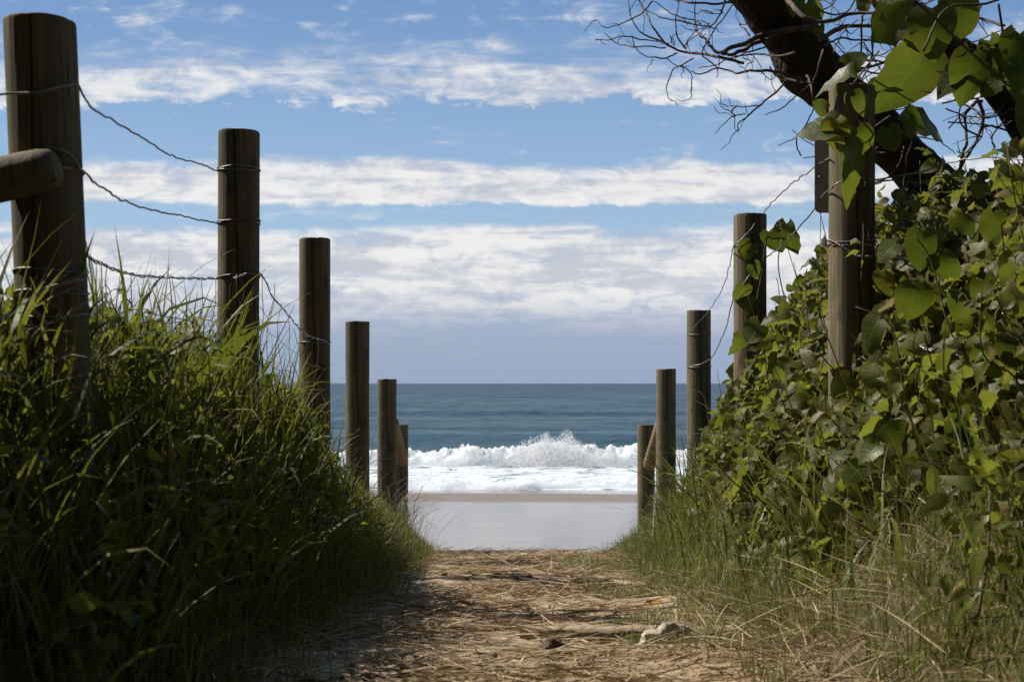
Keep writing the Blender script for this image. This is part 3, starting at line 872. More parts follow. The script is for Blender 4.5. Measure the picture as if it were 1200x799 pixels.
# low shoots along the foot of the bank
nc = 420
y = 1.9 + 7.5 * rng.random(nc); x = -0.55 - 0.16 * rng.random(nc)
V, Qd, Tr, tn, al = tussocks(nc, 14, y, x, lambda q: 0.16 + 0 * q, 0.2, 0.2, 4, 0.008, 0.25)
g.add(V, Qd, Tr, tn, al)
# shoots straying on to the path edge, sunlight painted in by raised tone
nc = 120
y = 2.2 + 4.6 * rng.random(nc) ** 1.2; x = -0.60 + 0.19 * rng.random(nc)
V, Qd, Tr, tn, al = tussocks(nc, 11, y, x, lambda q: 0.13 + 0 * q, -0.5, 0.5, 4, 0.009, 0.25)
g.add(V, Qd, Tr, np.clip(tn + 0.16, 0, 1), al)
# broad upright blades standing against the sky
n = 300
y = rnd(n, 2.2, 5.0); x = -0.95 - rng.random(n) * 0.8
Ln = left_height(y) * rnd(n, 0.9, 1.65)
V, Qd, Tr, tn, al = blades(on_ground(x, y), Ln, rnd(n, 0.010, 0.019), rng.normal(-0.2, 1.2, n), rnd(n, 0.1, 0.5), np.abs(rng.normal(0.35, 0.4, n)), np.clip(rng.normal(0.5, 0.15, n), 0, 0.85), 7)
g.add(V, Qd, Tr, tn, al)
# broad blades on the bank face, coloured bright as if sun caught them
n = 520
y = rnd(n, 1.9, 6.4); x = -0.64 - 0.22 * rng.random(n)
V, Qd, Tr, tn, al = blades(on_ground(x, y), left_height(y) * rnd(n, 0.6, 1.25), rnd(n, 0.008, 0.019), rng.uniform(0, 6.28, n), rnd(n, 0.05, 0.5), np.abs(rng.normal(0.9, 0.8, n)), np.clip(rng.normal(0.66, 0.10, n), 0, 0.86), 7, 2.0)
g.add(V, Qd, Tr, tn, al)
# fine dead stalks tangled near the base
n = 1800
y = 1.3 + 7 * rng.random(n); x = -0.58 - np.abs(rng.normal(0, 0.4, n))
V, Qd, Tr, tn, al = blades(on_ground(x, y), rnd(n, 0.10, 0.3), rnd(n, 0.002, 0.004), rng.uniform(0, 6.28, n), rnd(n, 0.2, 1.2), rnd(n, 0, 1.0), rnd(n, 0.8, 1.0), 4)
g.add(V, Qd, Tr, tn, al)
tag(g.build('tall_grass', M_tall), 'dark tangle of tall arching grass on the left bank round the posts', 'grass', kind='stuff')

# verge by the far left posts, sunlight painted in as lighter blades
g = Geo()
nc = 330
y = 6.4 + 4.0 * rng.random(nc); x = -0.60 - 0.42 * rng.random(nc)
V, Qd, Tr, tn, al = tussocks(nc, 20, y, x, lambda q: np.interp(q, [6.4, 8, 9, 10.4], [0.22, 0.19, 0.12, 0.10]), 0.42, 0.3, 5, 0.007, 0.15)
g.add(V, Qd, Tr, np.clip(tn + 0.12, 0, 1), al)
tag(g.build('verge_grass', M_bank), 'yellow green grass with painted-in sunlight at the foot of the far left posts', 'grass', kind='stuff')

# right bank grass
g = Geo()
nc = 900
y = 1.8 + 9.3 * rng.random(nc) ** 1.1
x = 0.60 + np.abs(rng.normal(0, 0.32, nc))
kp = ~((x > 0.86) & (y < 5.2) & (rng.random(nc) < 0.72))
x, y = x[kp], y[kp]; nc = len(x)
x = x + 0.14 * sstep(6, 9, y)
right_height = lambda q: np.interp(q, [1.5, 3, 5, 6.5, 7.5, 8.5, 10, 11.3], [0.15, 0.20, 0.30, 0.38, 0.30, 0.17, 0.09, 0.06])
V, Qd, Tr, tn, al = tussocks(nc, 20, y, x, right_height, 0.48, 0.42, 5, 0.010, 0.20)
g.add(V, Qd, Tr, tn, al)
# long blades leaning out over the path side
n = 260
y = rnd(n, 2.8, 7.0); x = 0.74 + 0.45 * rng.random(n)
V, Qd, Tr, tn, al = blades(on_ground(x, y), rnd(n, 0.25, 0.62), rnd(n, 0.006, 0.013), rng.normal(3.0, 1.4, n), rnd(n, 0.1, 0.5), np.abs(rng.normal(0.8, 0.5, n)), np.clip(rng.normal(0.55, 0.18, n), 0, 0.9), 7)
g.add(V, Qd, Tr, tn, al)
# tall cane grass at the right corner close by
n = 300
y = rnd(n, 1.7, 3.1); x = np.maximum(0.86, y * 0.345) + np.abs(rng.normal(0, 0.2, n))
V, Qd, Tr, tn, al = blades(on_ground(x, y), rnd(n, 0.12, 0.38), rnd(n, 0.004, 0.009), rng.normal(2.6, 1.2, n), rnd(n, 0.05, 0.35), np.abs(rng.normal(0.5, 0.4, n)), np.clip(rng.normal(0.42, 0.15, n), 0, 0.8), 7)
g.add(V, Qd, Tr, tn, al)
# brown and green undergrowth on the near slope of the right bank
nc = 260
y = 1.75 + 2.2 * rng.random(nc); x = np.maximum(0.66, 0.30 * y) + 0.75 * rng.random(nc) ** 1.2
V, Qd, Tr, tn, al = tussocks(nc, 24, y, x, lambda q: 0.15 + 0 * q, 0.40, 0.4, 5, 0.007, 0.32)
g.add(V, Qd, Tr, tn, al)
# short turf at the foot of the right bank
n = 26000
y = rnd(n, 2.2, 8.5); x = 0.26 + 0.80 * rng.random(n) ** 0.75
kp = (vnoise(x * 2.2, y * 1.3, 0, 221) + 0.5 * vnoise(x * 9, y * 6, 0, 222) + 1.3 * (x - 0.56) > 0.02)
x, y = x[kp], y[kp]; n = len(x)
V, Qd, Tr, tn, al = blades(on_ground(x, y, 0), rnd(n, 0.02, 0.085), rnd(n, 0.0022, 0.005), rng.uniform(0, 6.28, n), rnd(n, 0.1, 0.9), rnd(n, 0, 0.8), np.clip(rng.normal(0.55, 0.15, n), 0, 0.9), 3)
g.add(V, Qd, Tr, tn, al)
tag(g.build('bank_grass', M_bank), 'yellow green grass and turf along the foot of the right bank', 'grass', kind='stuff')

# sprigs on the crest of the path, against the beach
g = Geo()
n = 900
x = rnd(n, -0.8, 1.0); y = 9.6 + 0.9 * rng.random(n)
V, Qd, Tr, tn, al = blades(on_ground(x, y, 0), rnd(n, 0.02, 0.09) * (0.5 + 1.3 * sstep(0.3, 0.9, np.abs(x))), rnd(n, 0.002, 0.005), rng.uniform(0, 6.28, n), rnd(n, 0.1, 1.0), rnd(n, 0, 1.0), rnd(n, 0.3, 1.0), 4)
g.add(V, Qd, Tr, tn, al)
# grass on the seaward dune slope and beside the fences, thin
n = 5000
y = rnd(n, 10.5, 15); x = rng.choice([-1, 1], n) * (0.95 + np.abs(rng.normal(0, 1.2, n)))
V, Qd, Tr, tn, al = blades(on_ground(x, y), rnd(n, 0.08, 0.2), rnd(n, 0.003, 0.007), rng.uniform(0, 6.28, n), rnd(n, 0.1, 0.7), rnd(n, 0, 0.9), rnd(n, 0.3, 1.0), 4)
g.add(V, Qd, Tr, tn, al)
# cover on the open dune left and right of the fences
n = 14000
y = rnd(n, 1.5, 11); x = rng.choice([-1, 1], n) * (1.7 + 3.2 * rng.random(n) ** 1.3)
V, Qd, Tr, tn, al = blades(on_ground(x, y), np.interp(y, [1, 5, 8, 11], [0.5, 0.5, 0.3, 0.2]) * rnd(n, 0.5, 1.1), rnd(n, 0.006, 0.013), rng.uniform(0, 6.28, n), rnd(n, 0.05, 0.6), rnd(n, 0, 1.2), tones(n, 0.2), 4)
g.add(V, Qd, Tr, tn, al)
tag(g.build('dune_grass', M_bank), 'thin grass over the crest of the path and the open dune behind the fences', 'grass', kind='stuff')

# silvery tuft at the foot of the farthest left posts
def tuft(x0, y0, n, lo, hi, label, matl, spread=0.10, azm=0.0, azs=1.0, bendm=1.4):
    g = Geo()
    x = x0 + rng.normal(0, spread, n); y = y0 + rng.normal(0, spread, n)
    V, Qd, Tr, tn, al = blades(on_ground(x, y), rnd(n, lo, hi), rnd(n, 0.002, 0.005), rng.normal(azm, azs, n), rnd(n, 0.05, 0.5), np.abs(rng.normal(bendm, 0.35, n)), rng.random(n), 7)
    g.add(V, Qd, Tr, tn, al)
    return tag(g.build('grass_tuft', matl), label, 'grass tuft')
tuft(-0.86, 10.0, 240, 0.25, 0.55, 'silvery drooping grass tuft at the foot of the farthest left posts', M_wisp, 0.09)

# ------------------------------------------------------------------ straw on the path
g = Geo()
n = 21000
y = 1.9 + 8.6 * rng.random(n) ** 1.25
x = rng.normal(0.02, 0.36, n)
kp = (x > -0.62) & (x < 0.95)
cl = vnoise(x * 2.6, y * 3.4, 0, 301) + 0.6 * vnoise(x * 7, y * 9, 0, 302)
kp &= (cl > -0.05 - 0.7 * (rng.random(n) < 0.25))
x, y = x[kp], y[kp]; n = len(x)
base = np.stack([x, y, path_surface(x, y) + rnd(n, 0.002, 0.022)], 1)
az = np.where(rng.random(n) < 0.6, rng.normal(0.1, 0.5, n) + np.pi * (rng.random(n) < 0.5), rng.uniform(0, 6.28, n))
dk = 0.32 * vnoise(x * 1.7, y * 1.5, 0, 305) + 0.16 * vnoise(x * 6, y * 6, 0, 306)
V, Qd, Tr, tn, al = blades(base, 0.03 + 0.19 * rng.random(n) ** 1.8, rnd(n, 0.002, 0.0065), az, rng.normal(1.53, 0.13, n), rng.normal(0.08, 0.25, n), np.clip(rng.normal(0.40, 0.24, n) - dk, 0, 1), 4)
g.add(V, Qd, Tr, tn, al)
# longer pale stalks
n = 600
y = rnd(n, 2.4, 10.2); x = rng.normal(0.05, 0.42, n)
base = np.stack([x, y, path_surface(x, y) + rnd(n, 0.006, 0.03)], 1)
V, Qd, Tr, tn, al = blades(base, rnd(n, 0.10, 0.27), rnd(n, 0.003, 0.006), rng.normal(0, 0.6, n) + np.pi * (rng.random(n) < 0.5), rng.normal(1.55, 0.06, n), rng.normal(0.05, 0.15, n), rnd(n, 0.55, 1.0), 5)
g.add(V, Qd, Tr, tn, al)
# heap of cut grass under the right bank, close by
n = 700
y = rnd(n, 2.3, 3.7); x = 0.46 + 0.5 * rng.random(n)
base = np.stack([x, y, ground_z(x, y) + rnd(n, 0.0, 0.05)], 1)
V, Qd, Tr, tn, al = blades(base, rnd(n, 0.06, 0.26), rnd(n, 0.0015, 0.004), rng.uniform(0, 6.28, n), rng.normal(1.35, 0.25, n), rng.normal(0.2, 0.3, n), np.clip(rng.normal(0.55, 0.25, n), 0, 1), 4)
g.add(V, Qd, Tr, tn, al)
# straw matted at the foot of both banks
n = 3800
y = rnd(n, 2.0, 9.5); x = np.where(rng.random(n) < 0.45, -0.50 - np.abs(rng.normal(0, 0.08, n)), 0.60 + np.abs(rng.normal(0, 0.14, n)))
base = np.stack([x, y, ground_z(x, y) + rnd(n, 0.004, 0.03)], 1)
V, Qd, Tr, tn, al = blades(base, rnd(n, 0.04, 0.2), rnd(n, 0.002, 0.005), rng.uniform(0, 6.28, n), rng.normal(1.45, 0.2, n), rng.normal(0.1, 0.3, n), np.clip(rng.normal(0.33, 0.22, n), 0, 1), 4)
g.add(V, Qd, Tr, tn, al)
tag(g.build('dry_straw', M_straw), 'dry straw and cut grass littering the path', 'straw', kind='stuff')

# ------------------------------------------------------------------ small things on the path
def box_plank(A, B, wid, th, label):
    A, B = np.array(A, float), np.array(B, float)
    L = B - A; nseg = 24
    t = np.linspace(0, 1, nseg + 1)
    side = np.array([-L[1], L[0], 0]); side /= np.linalg.norm(side)
    g = Geo(); V = []
    for k, tt in enumerate(t):
        e = 0.006 * vnoise(tt * 9, 0, 0, 5) ; e2 = 0.006 * vnoise(tt * 11, 3, 0, 6)
        c = L * tt
        for sx, sz in ((-1, 0), (-0.94, 1), (0.94, 1), (1, 0)):
            V.append(c + side * (sx * wid / 2 + (e if sx < 0 else e2)) + np.array([0, 0, th * sz + 0.003 * float(vnoise(tt * 7, sx * 3, 0, 8))]))
    q = []
    for k in range(nseg):
        for j in range(3):
            q.append([k * 4 + j, k * 4 + j + 1, k * 4 + j + 5, k * 4 + j + 4])
    q += [[0, 1, 2, 3], [nseg * 4 + 3, nseg * 4 + 2, nseg * 4 + 1, nseg * 4]]
    g.add(V, q)
    o = g.build('timber_step', M_plank, None, False); o.location = A
    return tag(o, label, 'step')
zs_ = lambda x, y: float(path_surface(np.array(x), np.array(y)))
yk = 3.55
box_plank((0.02, yk, zs_(0.02, yk) - 0.012), (0.62, yk + 0.02, zs_(0.55, yk) + 0.0), 0.085, 0.030, 'pale worn timber board set across the sandy path')

def lump(name, x, y, sx, sy, sz, m_, label, cat, seed, rot=0.0, rough=0.35, lift=0.0):
    import bmesh
    bm = bmesh.new(); bmesh.ops.create_icosphere(bm, subdivisions=4, radius=1)
    for v in bm.verts:
        c = v.co
        k = 1 + rough * float(fbm(c.x * 1.4, c.y * 1.4, c.z * 1.4, 4, seed, 0.6))
        v.co = Vector((c.x * k * sx, c.y * k * sy, max(c.z, -0.5) * k * sz))
    me = bpy.data.meshes.new(name); bm.to_mesh(me); bm.free()
    o = link(name, me, m_)
    o.location = (x, y, zs_(x, y) + sz * 0.35 + lift); o.rotation_euler = (0.1, 0.12, rot)
    return tag(o, label, cat)
lump('driftwood', 0.415, 3.36, 0.075, 0.036, 0.042, M_drift, 'knobbly pale piece of driftwood lying by the timber board', 'driftwood', 5, 0.35, 0.32)
lump('seed_husk', 0.095, 3.13, 0.036, 0.028, 0.028, M_seed, 'dark dry seed husk on the sand in front of the timber board', 'seed husk', 9, 0.2, 0.75)
lump('seed_husk', -0.10, 7.35, 0.040, 0.030, 0.026, M_seed, 'dark dry husk far along the path near its crest', 'seed husk', 12, 1.2, 0.7)
lump('seed_husk', 0.40, 3.9, 0.016, 0.012, 0.010, M_seed, 'tiny dark husk just beyond the driftwood', 'seed husk', 14, 1.2, 0.7)
def petal(x, y, L, m_, label, rot):
    t = np.linspace(0, 1, 7)
    V = []
    for k in t:
        wv = L * 0.45 * math.sin(math.pi * min(1, k * 0.9 + 0.06))
        V += [(k * L - L / 2, -wv / 2, 0.25 * L * (k - 0.4) ** 2 + 0.1 * L), (k * L - L / 2, 0, 0.25 * L * (k - 0.4) ** 2), (k * L - L / 2, wv / 2, 0.25 * L * (k - 0.4) ** 2 + 0.1 * L)]
    q = [[k * 3 + j, k * 3 + j + 1, k * 3 + j + 4, k * 3 + j + 3] for k in range(6) for j in range(2)]
    me = mesh_np('petal', np.array(V), [np.array(q)])
    o = link('petal', me, m_); o.location = (x, y, zs_(x, y) + 0.035); o.rotation_euler = (0.5, 0.1, rot)
    return tag(o, label, 'petal')
petal(0.49, 4.45, 0.055, M_petal, 'orange fallen petal on the turf at the edge of the path', 0.2)
petal(0.52, 3.72, 0.035, M_petal_red, 'small red fallen petal behind the driftwood', 1.0)

# ------------------------------------------------------------------ leaves
def leaf_template(kind):
    """rows along the midrib, five points across: (x across, y along, z fold)"""
    s = np.linspace(0, 1, 8)
    if kind == 'heart':
        wv = np.array([0.30, 0.86, 1.0, 0.99, 0.90, 0.74, 0.48, 0.0]) * 0.50
        back = np.array([0.20, 0.17, 0.09, 0.05, 0.03, 0.02, 0.01, 0.0])
        wv[0] = 0.20
    elif kind == 'lobed':
        wv = np.array([0.22, 0.80, 1.0, 0.66, 0.74, 0.52, 0.20, 0.0]) * 0.48
        back = np.array([0.14, 0.10, 0.02, 0.02, -0.04, -0.02, 0.0, 0.0])
    elif kind == 'long':
        wv = np.array([0.0, 0.6, 0.95, 1.0, 0.9, 0.66, 0.34, 0.0]) * 0.19
        back = np.zeros(8)
    else:
        wv = np.array([0.0, 0.62, 0.95, 1.0, 0.84, 0.56, 0.26, 0.0]) * 0.30
        back = np.zeros(8)
    V = []
    for i in range(8):
        for f in (-1, -0.55, 0, 0.55, 1):
            V.append((f * wv[i], s[i] - back[i] * abs(f) ** 1.5, 0.16 * abs(f) * wv[i] + 0.04 * (abs(f) == 1) * (-1) ** i))
    q = [[i * 5 + j, i * 5 + j + 1, i * 5 + j + 6, i * 5 + j + 5] for i in range(7) for j in range(4)]
    return np.array(V), np.array(q)
LT = {k: leaf_template(k) for k in ('heart', 'lobed', 'long', 'ovate')}
def add_leaves(g, kind, pos, size, d, nrm, tone, curl=0.35, shape_rng=True):
    """pos: leaf base; d: direction of the midrib; nrm: rough facing of the blade"""
    T, q = LT[kind]
    n = len(pos)
    d = d / (np.linalg.norm(d, axis=1)[:, None] + 1e-9)
    r = np.cross(d, nrm); r /= np.linalg.norm(r, axis=1)[:, None] + 1e-9
    u = np.cross(r, d)
    cr = (curl * rng.normal(1.4, 0.9, n))[:, None]
    X = T[None, :, 0] * (rng.uniform(0.82, 1.15, n)[:, None] if shape_rng else 1)
    Y = np.broadcast_to(T[None, :, 1], X.shape)
    Z = T[None, :, 2] * rng.uniform(-0.6, 2.2, n)[:, None] - cr * Y ** 2 + 0.10 * np.sin(Y * 5 + rng.uniform(0, 6, n)[:, None]) * np.abs(T[None, :, 0]) * 2
    Z = Z + rng.normal(0, 0.45, n)[:, None] * X * Y
    V = pos[:, None] + size[:, None, None] * (X[..., None] * r[:, None] + Y[..., None] * d[:, None] + Z[..., None] * u[:, None])
    Qs = (np.arange(n)[:, None, None] * len(T) + q[None]).reshape(-1, 4)
    g.add(V.reshape(-1, 3), Qs, None, np.repeat(tone, len(T)), np.tile(np.repeat(np.linspace(0, 1, 8), 5), n), np.tile(np.tile([1.0, 0.55, 0.0, 0.55, 1.0], 8), n))

def ltones(n, yel=0.05):
    t = np.clip(rng.normal(0.45, 0.2, n), 0, 0.84)
    k = rng.random(n) < yel
    t[k] = rnd(k.sum(), 0.89, 1.0)
    return t
def face_cam(pos, sp=0.8):
    """leaves on the face of a thicket look out to the open path and up"""
    n = len(pos)
    v = np.stack([-0.7 + sp * rng.normal(0, 1, n), -0.5 + sp * rng.normal(0, 1, n), 0.7 + sp * rng.normal(0, 1, n)], 1)
    return v / np.linalg.norm(v, axis=1)[:, None]
def hang(n, dn=0.8, sp=0.6):
    v = np.stack([-0.25 + sp * rng.normal(0, 1, n), -0.15 + sp * rng.normal(0, 1, n), -dn + 0.5 * rng.normal(0, 1, n)], 1)
    return v / np.linalg.norm(v, axis=1)[:, None]

# weeds growing through the left bank
g = Geo()
n = 5200
y = 1.6 + 6.0 * rng.random(n); x = -0.66 - 0.9 * rng.random(n) ** 1.3
gz = ground_z(x, y)
pos = np.stack([x, y, gz + left_height(y) * np.clip((-x - 0.5) / 0.25, 0.2, 1) * rng.random(n) ** 0.8 * 0.95], 1)
cl = vnoise(x * 2.4, y * 2.4, pos[:, 2] * 2.4, 451)
pos = pos[cl > -0.1]; n = len(pos)
add_leaves(g, 'ovate', pos, rnd(n, 0.025, 0.06), hang(n, 0.3, 0.9), face_cam(pos, 0.9), ltones(n, 0.10), 0.3)
for k in range(110):
    xx = -0.70 - 0.7 * random.random(); yy = 1.7 + 5.5 * random.random(); zz = float(ground_z(xx, yy))
    q = [(xx, yy, zz)]
    for j in range(5):
        q.append((q[-1][0] + random.gauss(0.01, 0.05), q[-1][1] + random.gauss(0, 0.05), q[-1][2] + random.uniform(0.02, 0.10)))
    g.tube(smooth_line(q, 4), np.linspace(0.0025, 0.0012, 21), 4, tone=0.95)
tag(g.build('weeds', M_creeper), 'small leaved weeds tangled through the grass of the left bank', 'weeds', kind='stuff')

# top of the right-hand thicket (relative to the eye)
def thicket_top(x, y):
    t = np.interp(x, [0.80, 0.95, 1.10, 1.30, 1.5, 1.8, 2.6], [-0.66, -0.35, 0.02, 0.38, 0.54, 0.70, 0.8])
    t = t + np.interp(y, [1.4, 2.4, 3.4, 4.6, 5.4, 6.2, 7.2, 8.4], [-0.45, -0.20, -0.02, 0.02, 0.14, -0.02, -0.42, -0.80])
    return E + t + 0.15 * fbm(x * 3.2, y * 3.2, 0, 4, 401)
def thicket(n, y0, y1, x0, x1, shell=0.35):
    y = rnd(n, y0, y1); x = x0 + (x1 - x0) * rng.random(n) ** 1.25
    gz = ground_z(x, y); tz = thicket_top(x, y)
    h = np.maximum(tz - gz, 0.02)
    f = np.where(rng.random(n) < 0.55, 1 - rng.exponential(0.10, n), rng.random(n))
    z = gz + h * np.clip(f, 0.03, 1.05)
    ok = (h > 0.10)
    return np.stack([x, y, z], 1)[ok]
def stems(g, n, y0, y1, x0, x1, r=0.004):
    for k in range(n):
        y = random.uniform(y0, y1); x = random.uniform(x0, x1)
        gz = float(ground_z(x, y)); tz = float(thicket_top(np.array(x), np.array(y)))
        h = max(0.15, tz - gz)
        a = random.uniform(0, 6.28)
        pts = [(x, y, gz - 0.03)]
        for s in range(1, 6):
            a += random.gauss(0, 0.7)
            pts.append((pts[-1][0] + 0.10 * math.cos(a) * random.random() - 0.01, pts[-1][1] + 0.10 * math.sin(a) * random.random(), gz + h * s / 5 * random.uniform(0.85, 1.1)))
        g.tube(smooth_line(pts, 4), np.linspace(r, r * 0.4, 21), 5)

# small-leaved creeper over the bank
t = thing('creeper', (1.25, 5.6, float(ground_z(1.25, 5.6))), 'small leaved creeper thicket round the posts of the right bank', 'creeper')
g = Geo()
pos = thicket(9000, 4.3, 8.2, 0.88, 2.8)
add_leaves(g, 'ovate', pos, rnd(len(pos), 0.035, 0.075), hang(len(pos), 0.3, 0.8), face_cam(pos), ltones(len(pos), 0.08), 0.3)
pos = thicket(2600, 4.4, 7.6, 0.92, 2.4)
add_leaves(g, 'heart', pos, rnd(len(pos), 0.04, 0.085), hang(len(pos), 0.7, 0.6), face_cam(pos), ltones(len(pos), 0.06), 0.3)
g.build('foliage', M_creeper, t)
g = Geo(); stems(g, 110, 4.4, 7.8, 0.9, 2.2, 0.0035)
g.build('stem', M_stem, t)

# broad-leaved vine thicket at the right edge
t = thing('vine_thicket', (1.4, 3.4, float(ground_z(1.4, 3.4))), 'broad leaved green vine thicket filling the right edge below the tree', 'vine')
g = Geo()
pos = thicket(7500, 2.0, 4.8, 0.80, 2.6)
add_leaves(g, 'ovate', pos, rnd(len(pos), 0.03, 0.065), hang(len(pos), 0.4, 0.8), face_cam(pos), ltones(len(pos), 0.07), 0.3)
n = 2200
y = 2.35 + 2.0 * rng.random(n); x = np.maximum(0.74, 0.335 * y) + 0.8 * rng.random(n)
pos = np.stack([x, y, ground_z(x, y) + 0.30 * rng.random(n) ** 1.3], 1)
pos = pos[vnoise(x * 3.4, y * 3.4, 0, 455) > -0.1]
add_leaves(g, 'ovate', pos, rnd(len(pos), 0.025, 0.06), hang(len(pos), 0.1, 0.8), face_cam(pos), ltones(len(pos), 0.08), 0.3)
# shoots standing out of the top
for k in range(70):
    yy = random.uniform(2.4, 4.7); xx = random.uniform(1.0, 2.0)
    zz = float(thicket_top(np.array(xx), np.array(yy))) - 0.08
    q = [(xx, yy, zz)]
    for j in range(5):
        q.append((q[-1][0] - 0.02 + random.gauss(0, 0.02), q[-1][1] + random.gauss(0, 0.03), q[-1][2] + random.uniform(0.01, 0.06)))
    q = np.array(q)
    g.tube(smooth_line(q, 3), np.linspace(0.0022, 0.001, 16), 4, tone=0.3)
    add_leaves(g, 'heart' if k % 2 else 'ovate', q[1:], rnd(5, 0.03, 0.065), hang(5, 0.4, 0.8), face_cam(q[1:]), ltones(5, 0.04), 0.3)
pos = thicket(2400, 2.1, 4.6, 0.9, 2.5)
add_leaves(g, 'heart', pos, rnd(len(pos), 0.035, 0.085), hang(len(pos), 0.9, 0.5), face_cam(pos, 0.6), ltones(len(pos), 0.06), 0.3)
pos = thicket(260, 2.3, 5.0, 0.85, 2.0)
add_leaves(g, 'heart', pos, rnd(len(pos), 0.075, 0.115), hang(len(pos), 0.8, 0.5), face_cam(pos, 0.6), rnd(len(pos), 0.5, 0.84), 0.35)
pos = thicket(700, 2.4, 4.6, 0.95, 2.3)
add_leaves(g, 'lobed', pos, rnd(len(pos), 0.05, 0.10), hang(len(pos), 0.9, 0.5), face_cam(pos, 0.5), ltones(len(pos), 0.05), 0.3)
g.build('foliage', M_creeper, t)
# dead leaves blown on to the path
g = Geo()
n = 420
y = 2.2 + 8 * rng.random(n) ** 1.2; x = rng.normal(0.1, 0.36, n)
k = (x > -0.55) & (x < 0.64); x, y = x[k], y[k]; n = len(x)
pos = np.stack([x, y, path_surface(x, y) + rnd(n, 0.008, 0.022)], 1)
dv = np.stack([rng.normal(0, 1, n), rng.normal(0, 1, n), rng.normal(0, 0.15, n)], 1)
nr = np.stack([rng.normal(0, 0.3, n), rng.normal(0, 0.3, n), np.ones(n)], 1)
add_leaves(g, 'ovate', pos, rnd(n, 0.02, 0.055), dv, nr, np.clip(rng.normal(0.18, 0.15, n), 0, 1), 0.8)
tag(g.build('leaf_litter', M_straw), 'curled dead leaves scattered over the path', 'leaf litter', kind='stuff')

def px_leaves(g, L, kind='heart', nx=(-1.0, 0.5)):      # g: the plant that carries them
    """(col, row, distance, length in px, direction in the picture in degrees, tone)"""
    for (a, b, d, ln, ang, tone) in L:
        ln *= 0.84
        p = px(a, b, d)[None]
        dv = np.array([[math.cos(R(ang)), random.uniform(-0.25, 0.25), math.sin(R(ang))]])
        nr = np.array([[random.uniform(*nx), -1.0, random.uniform(-0.1, 0.9)]])
        gl = Geo()
        add_leaves(gl, kind, p, np.array([ln * d / F]), dv, nr, np.array([tone]), 0.5)
        gl.build('leaf', M_vine, g)
px_leaves(t, [(1080, 272, 3.7, 52, -95, .55), (1102, 300, 3.7, 46, -70, .4), (1035, 318, 4.0, 34, -88, .93), (1073, 335, 3.75, 48, -100, .62), (1030, 375, 3.9, 48, -130, .55), (1125, 340, 3.6, 46, -85, .35),
              (1062, 505, 3.3, 42, -170, .62), (1142, 480, 3.1, 56, -125, .66), (1160, 512, 3.05, 40, -95, .5), (1145, 505, 3.1, 40, -100, .4), (1032, 520, 3.4, 36, -150, .6), (1072, 535, 3.3, 40, -130, .6), (1010, 545, 3.5, 34, -140, .5),
              (1100, 545, 3.2, 34, -30, .7), (1135, 560, 3.1, 38, -10, .68), (1185, 450, 3.1, 40, -110, .9), (1150, 410, 3.2, 44, -60, .3), (1190, 395, 3.1, 46, -100, .3), (1110, 420, 3.4, 44, -140, .45), (1045, 430, 3.7, 40, -110, .55),
              (1165, 250, 3.5, 40, -100, .5), (1190, 300, 3.4, 48, -90, .45), (1185, 215, 3.5, 40, -60, .45), (1120, 255, 3.7, 36, -40, .6), (1150, 330, 3.5, 44, -80, .55), (1050, 285, 3.9, 32, -150, .66), (1012, 470, 3.7, 36, -100, .5)])
g = Geo(); stems(g, 90, 2.2, 4.6, 0.95, 2.2, 0.004)
g.build('stem', M_stem, t)

# long-leaved plant low in the right corner
t = thing('broadleaf_plant', px(1130, 780, 2.33), 'bright long leaved plant low in the right corner', 'plant')
px_leaves(t, [(1160, 600, 2.33, 62, -140, .8), (1158, 640, 2.28, 64, -135, .84), (1152, 690, 2.23, 66, -150, .8), (1165, 660, 2.18, 46, -20, .7), (1150, 575, 2.38, 50, 150, .7), (1170, 620, 2.28, 40, 40, .6), (1148, 715, 2.23, 40, -120, .6)], 'long', (-2.2, -0.9))
g = Geo()
g.tube(smooth_line([px(1130, 785, 2.33), px(1148, 710, 2.26), px(1158, 640, 2.30), px(1160, 575, 2.38)], 5), np.linspace(0.004, 0.002, 16), 6)
g.build('stem', M_stem, t)

# ------------------------------------------------------------------ vine climbing the tall post and hanging from the tree
t = thing('climbing_vine', px(998, 200, 4.2), 'large leaved vine draped over the tall post top beside the sign', 'vine')
px_leaves(t, [(985, 150, 4.08, 56, 175, .5), (978, 142, 4.05, 40, -92, .92), (990, 170, 4.05, 62, -50, .35), (1062, 146, 4.15, 52, 12, .62), (1005, 150, 4.1, 40, -70, .3), (1003, 88, 4.15, 40, 165, .45), (1040, 150, 4.15, 34, -80, .35), (968, 128, 4.1, 22, 160, .5),
              (990, 75, 4.3, 34, 20, .3), (1003, 112, 4.08, 34, -30, .35)])
g = Geo()
g.tube(smooth_line([px(1010, 330, 4.12), px(1012, 260, 4.12), px(1000, 200, 4.14), px(1010, 150, 4.13), px(990, 118, 4.12), px(1005, 92, 4.2), px(1030, 60, 4.4)], 6), np.linspace(0.004, 0.003, 37), 6)
g.tube(smooth_line([px(1010, 150, 4.13), px(1022, 180, 4.13), px(1013, 225, 4.12), px(1020, 290, 4.12)], 6), 0.002, 5)
g.build('stem', M_stem, t)
t = thing('climbing_vine', px(900, 340, 5.8), 'pair of round vine leaves and shoots beside the creeper covered post', 'vine')
px_leaves(t, [(922, 262, 5.7, 38, -100, .6), (903, 272, 5.7, 34, -75, .35), (880, 285, 5.78, 26, -120, .6), (882, 310, 5.78, 24, -60, .55), (872, 335, 5.78, 26, -100, .5), (885, 350, 5.76, 24, -140, .62), (890, 378, 5.7, 34, -120, .6), (868, 392, 5.75, 26, -90, .5)])
g = Geo()
g.tube(smooth_line([px(880, 430, 5.75), px(884, 370, 5.76), px(893, 320, 5.74), px(900, 275, 5.72), px(918, 262, 5.7)], 5), 0.0035, 5)
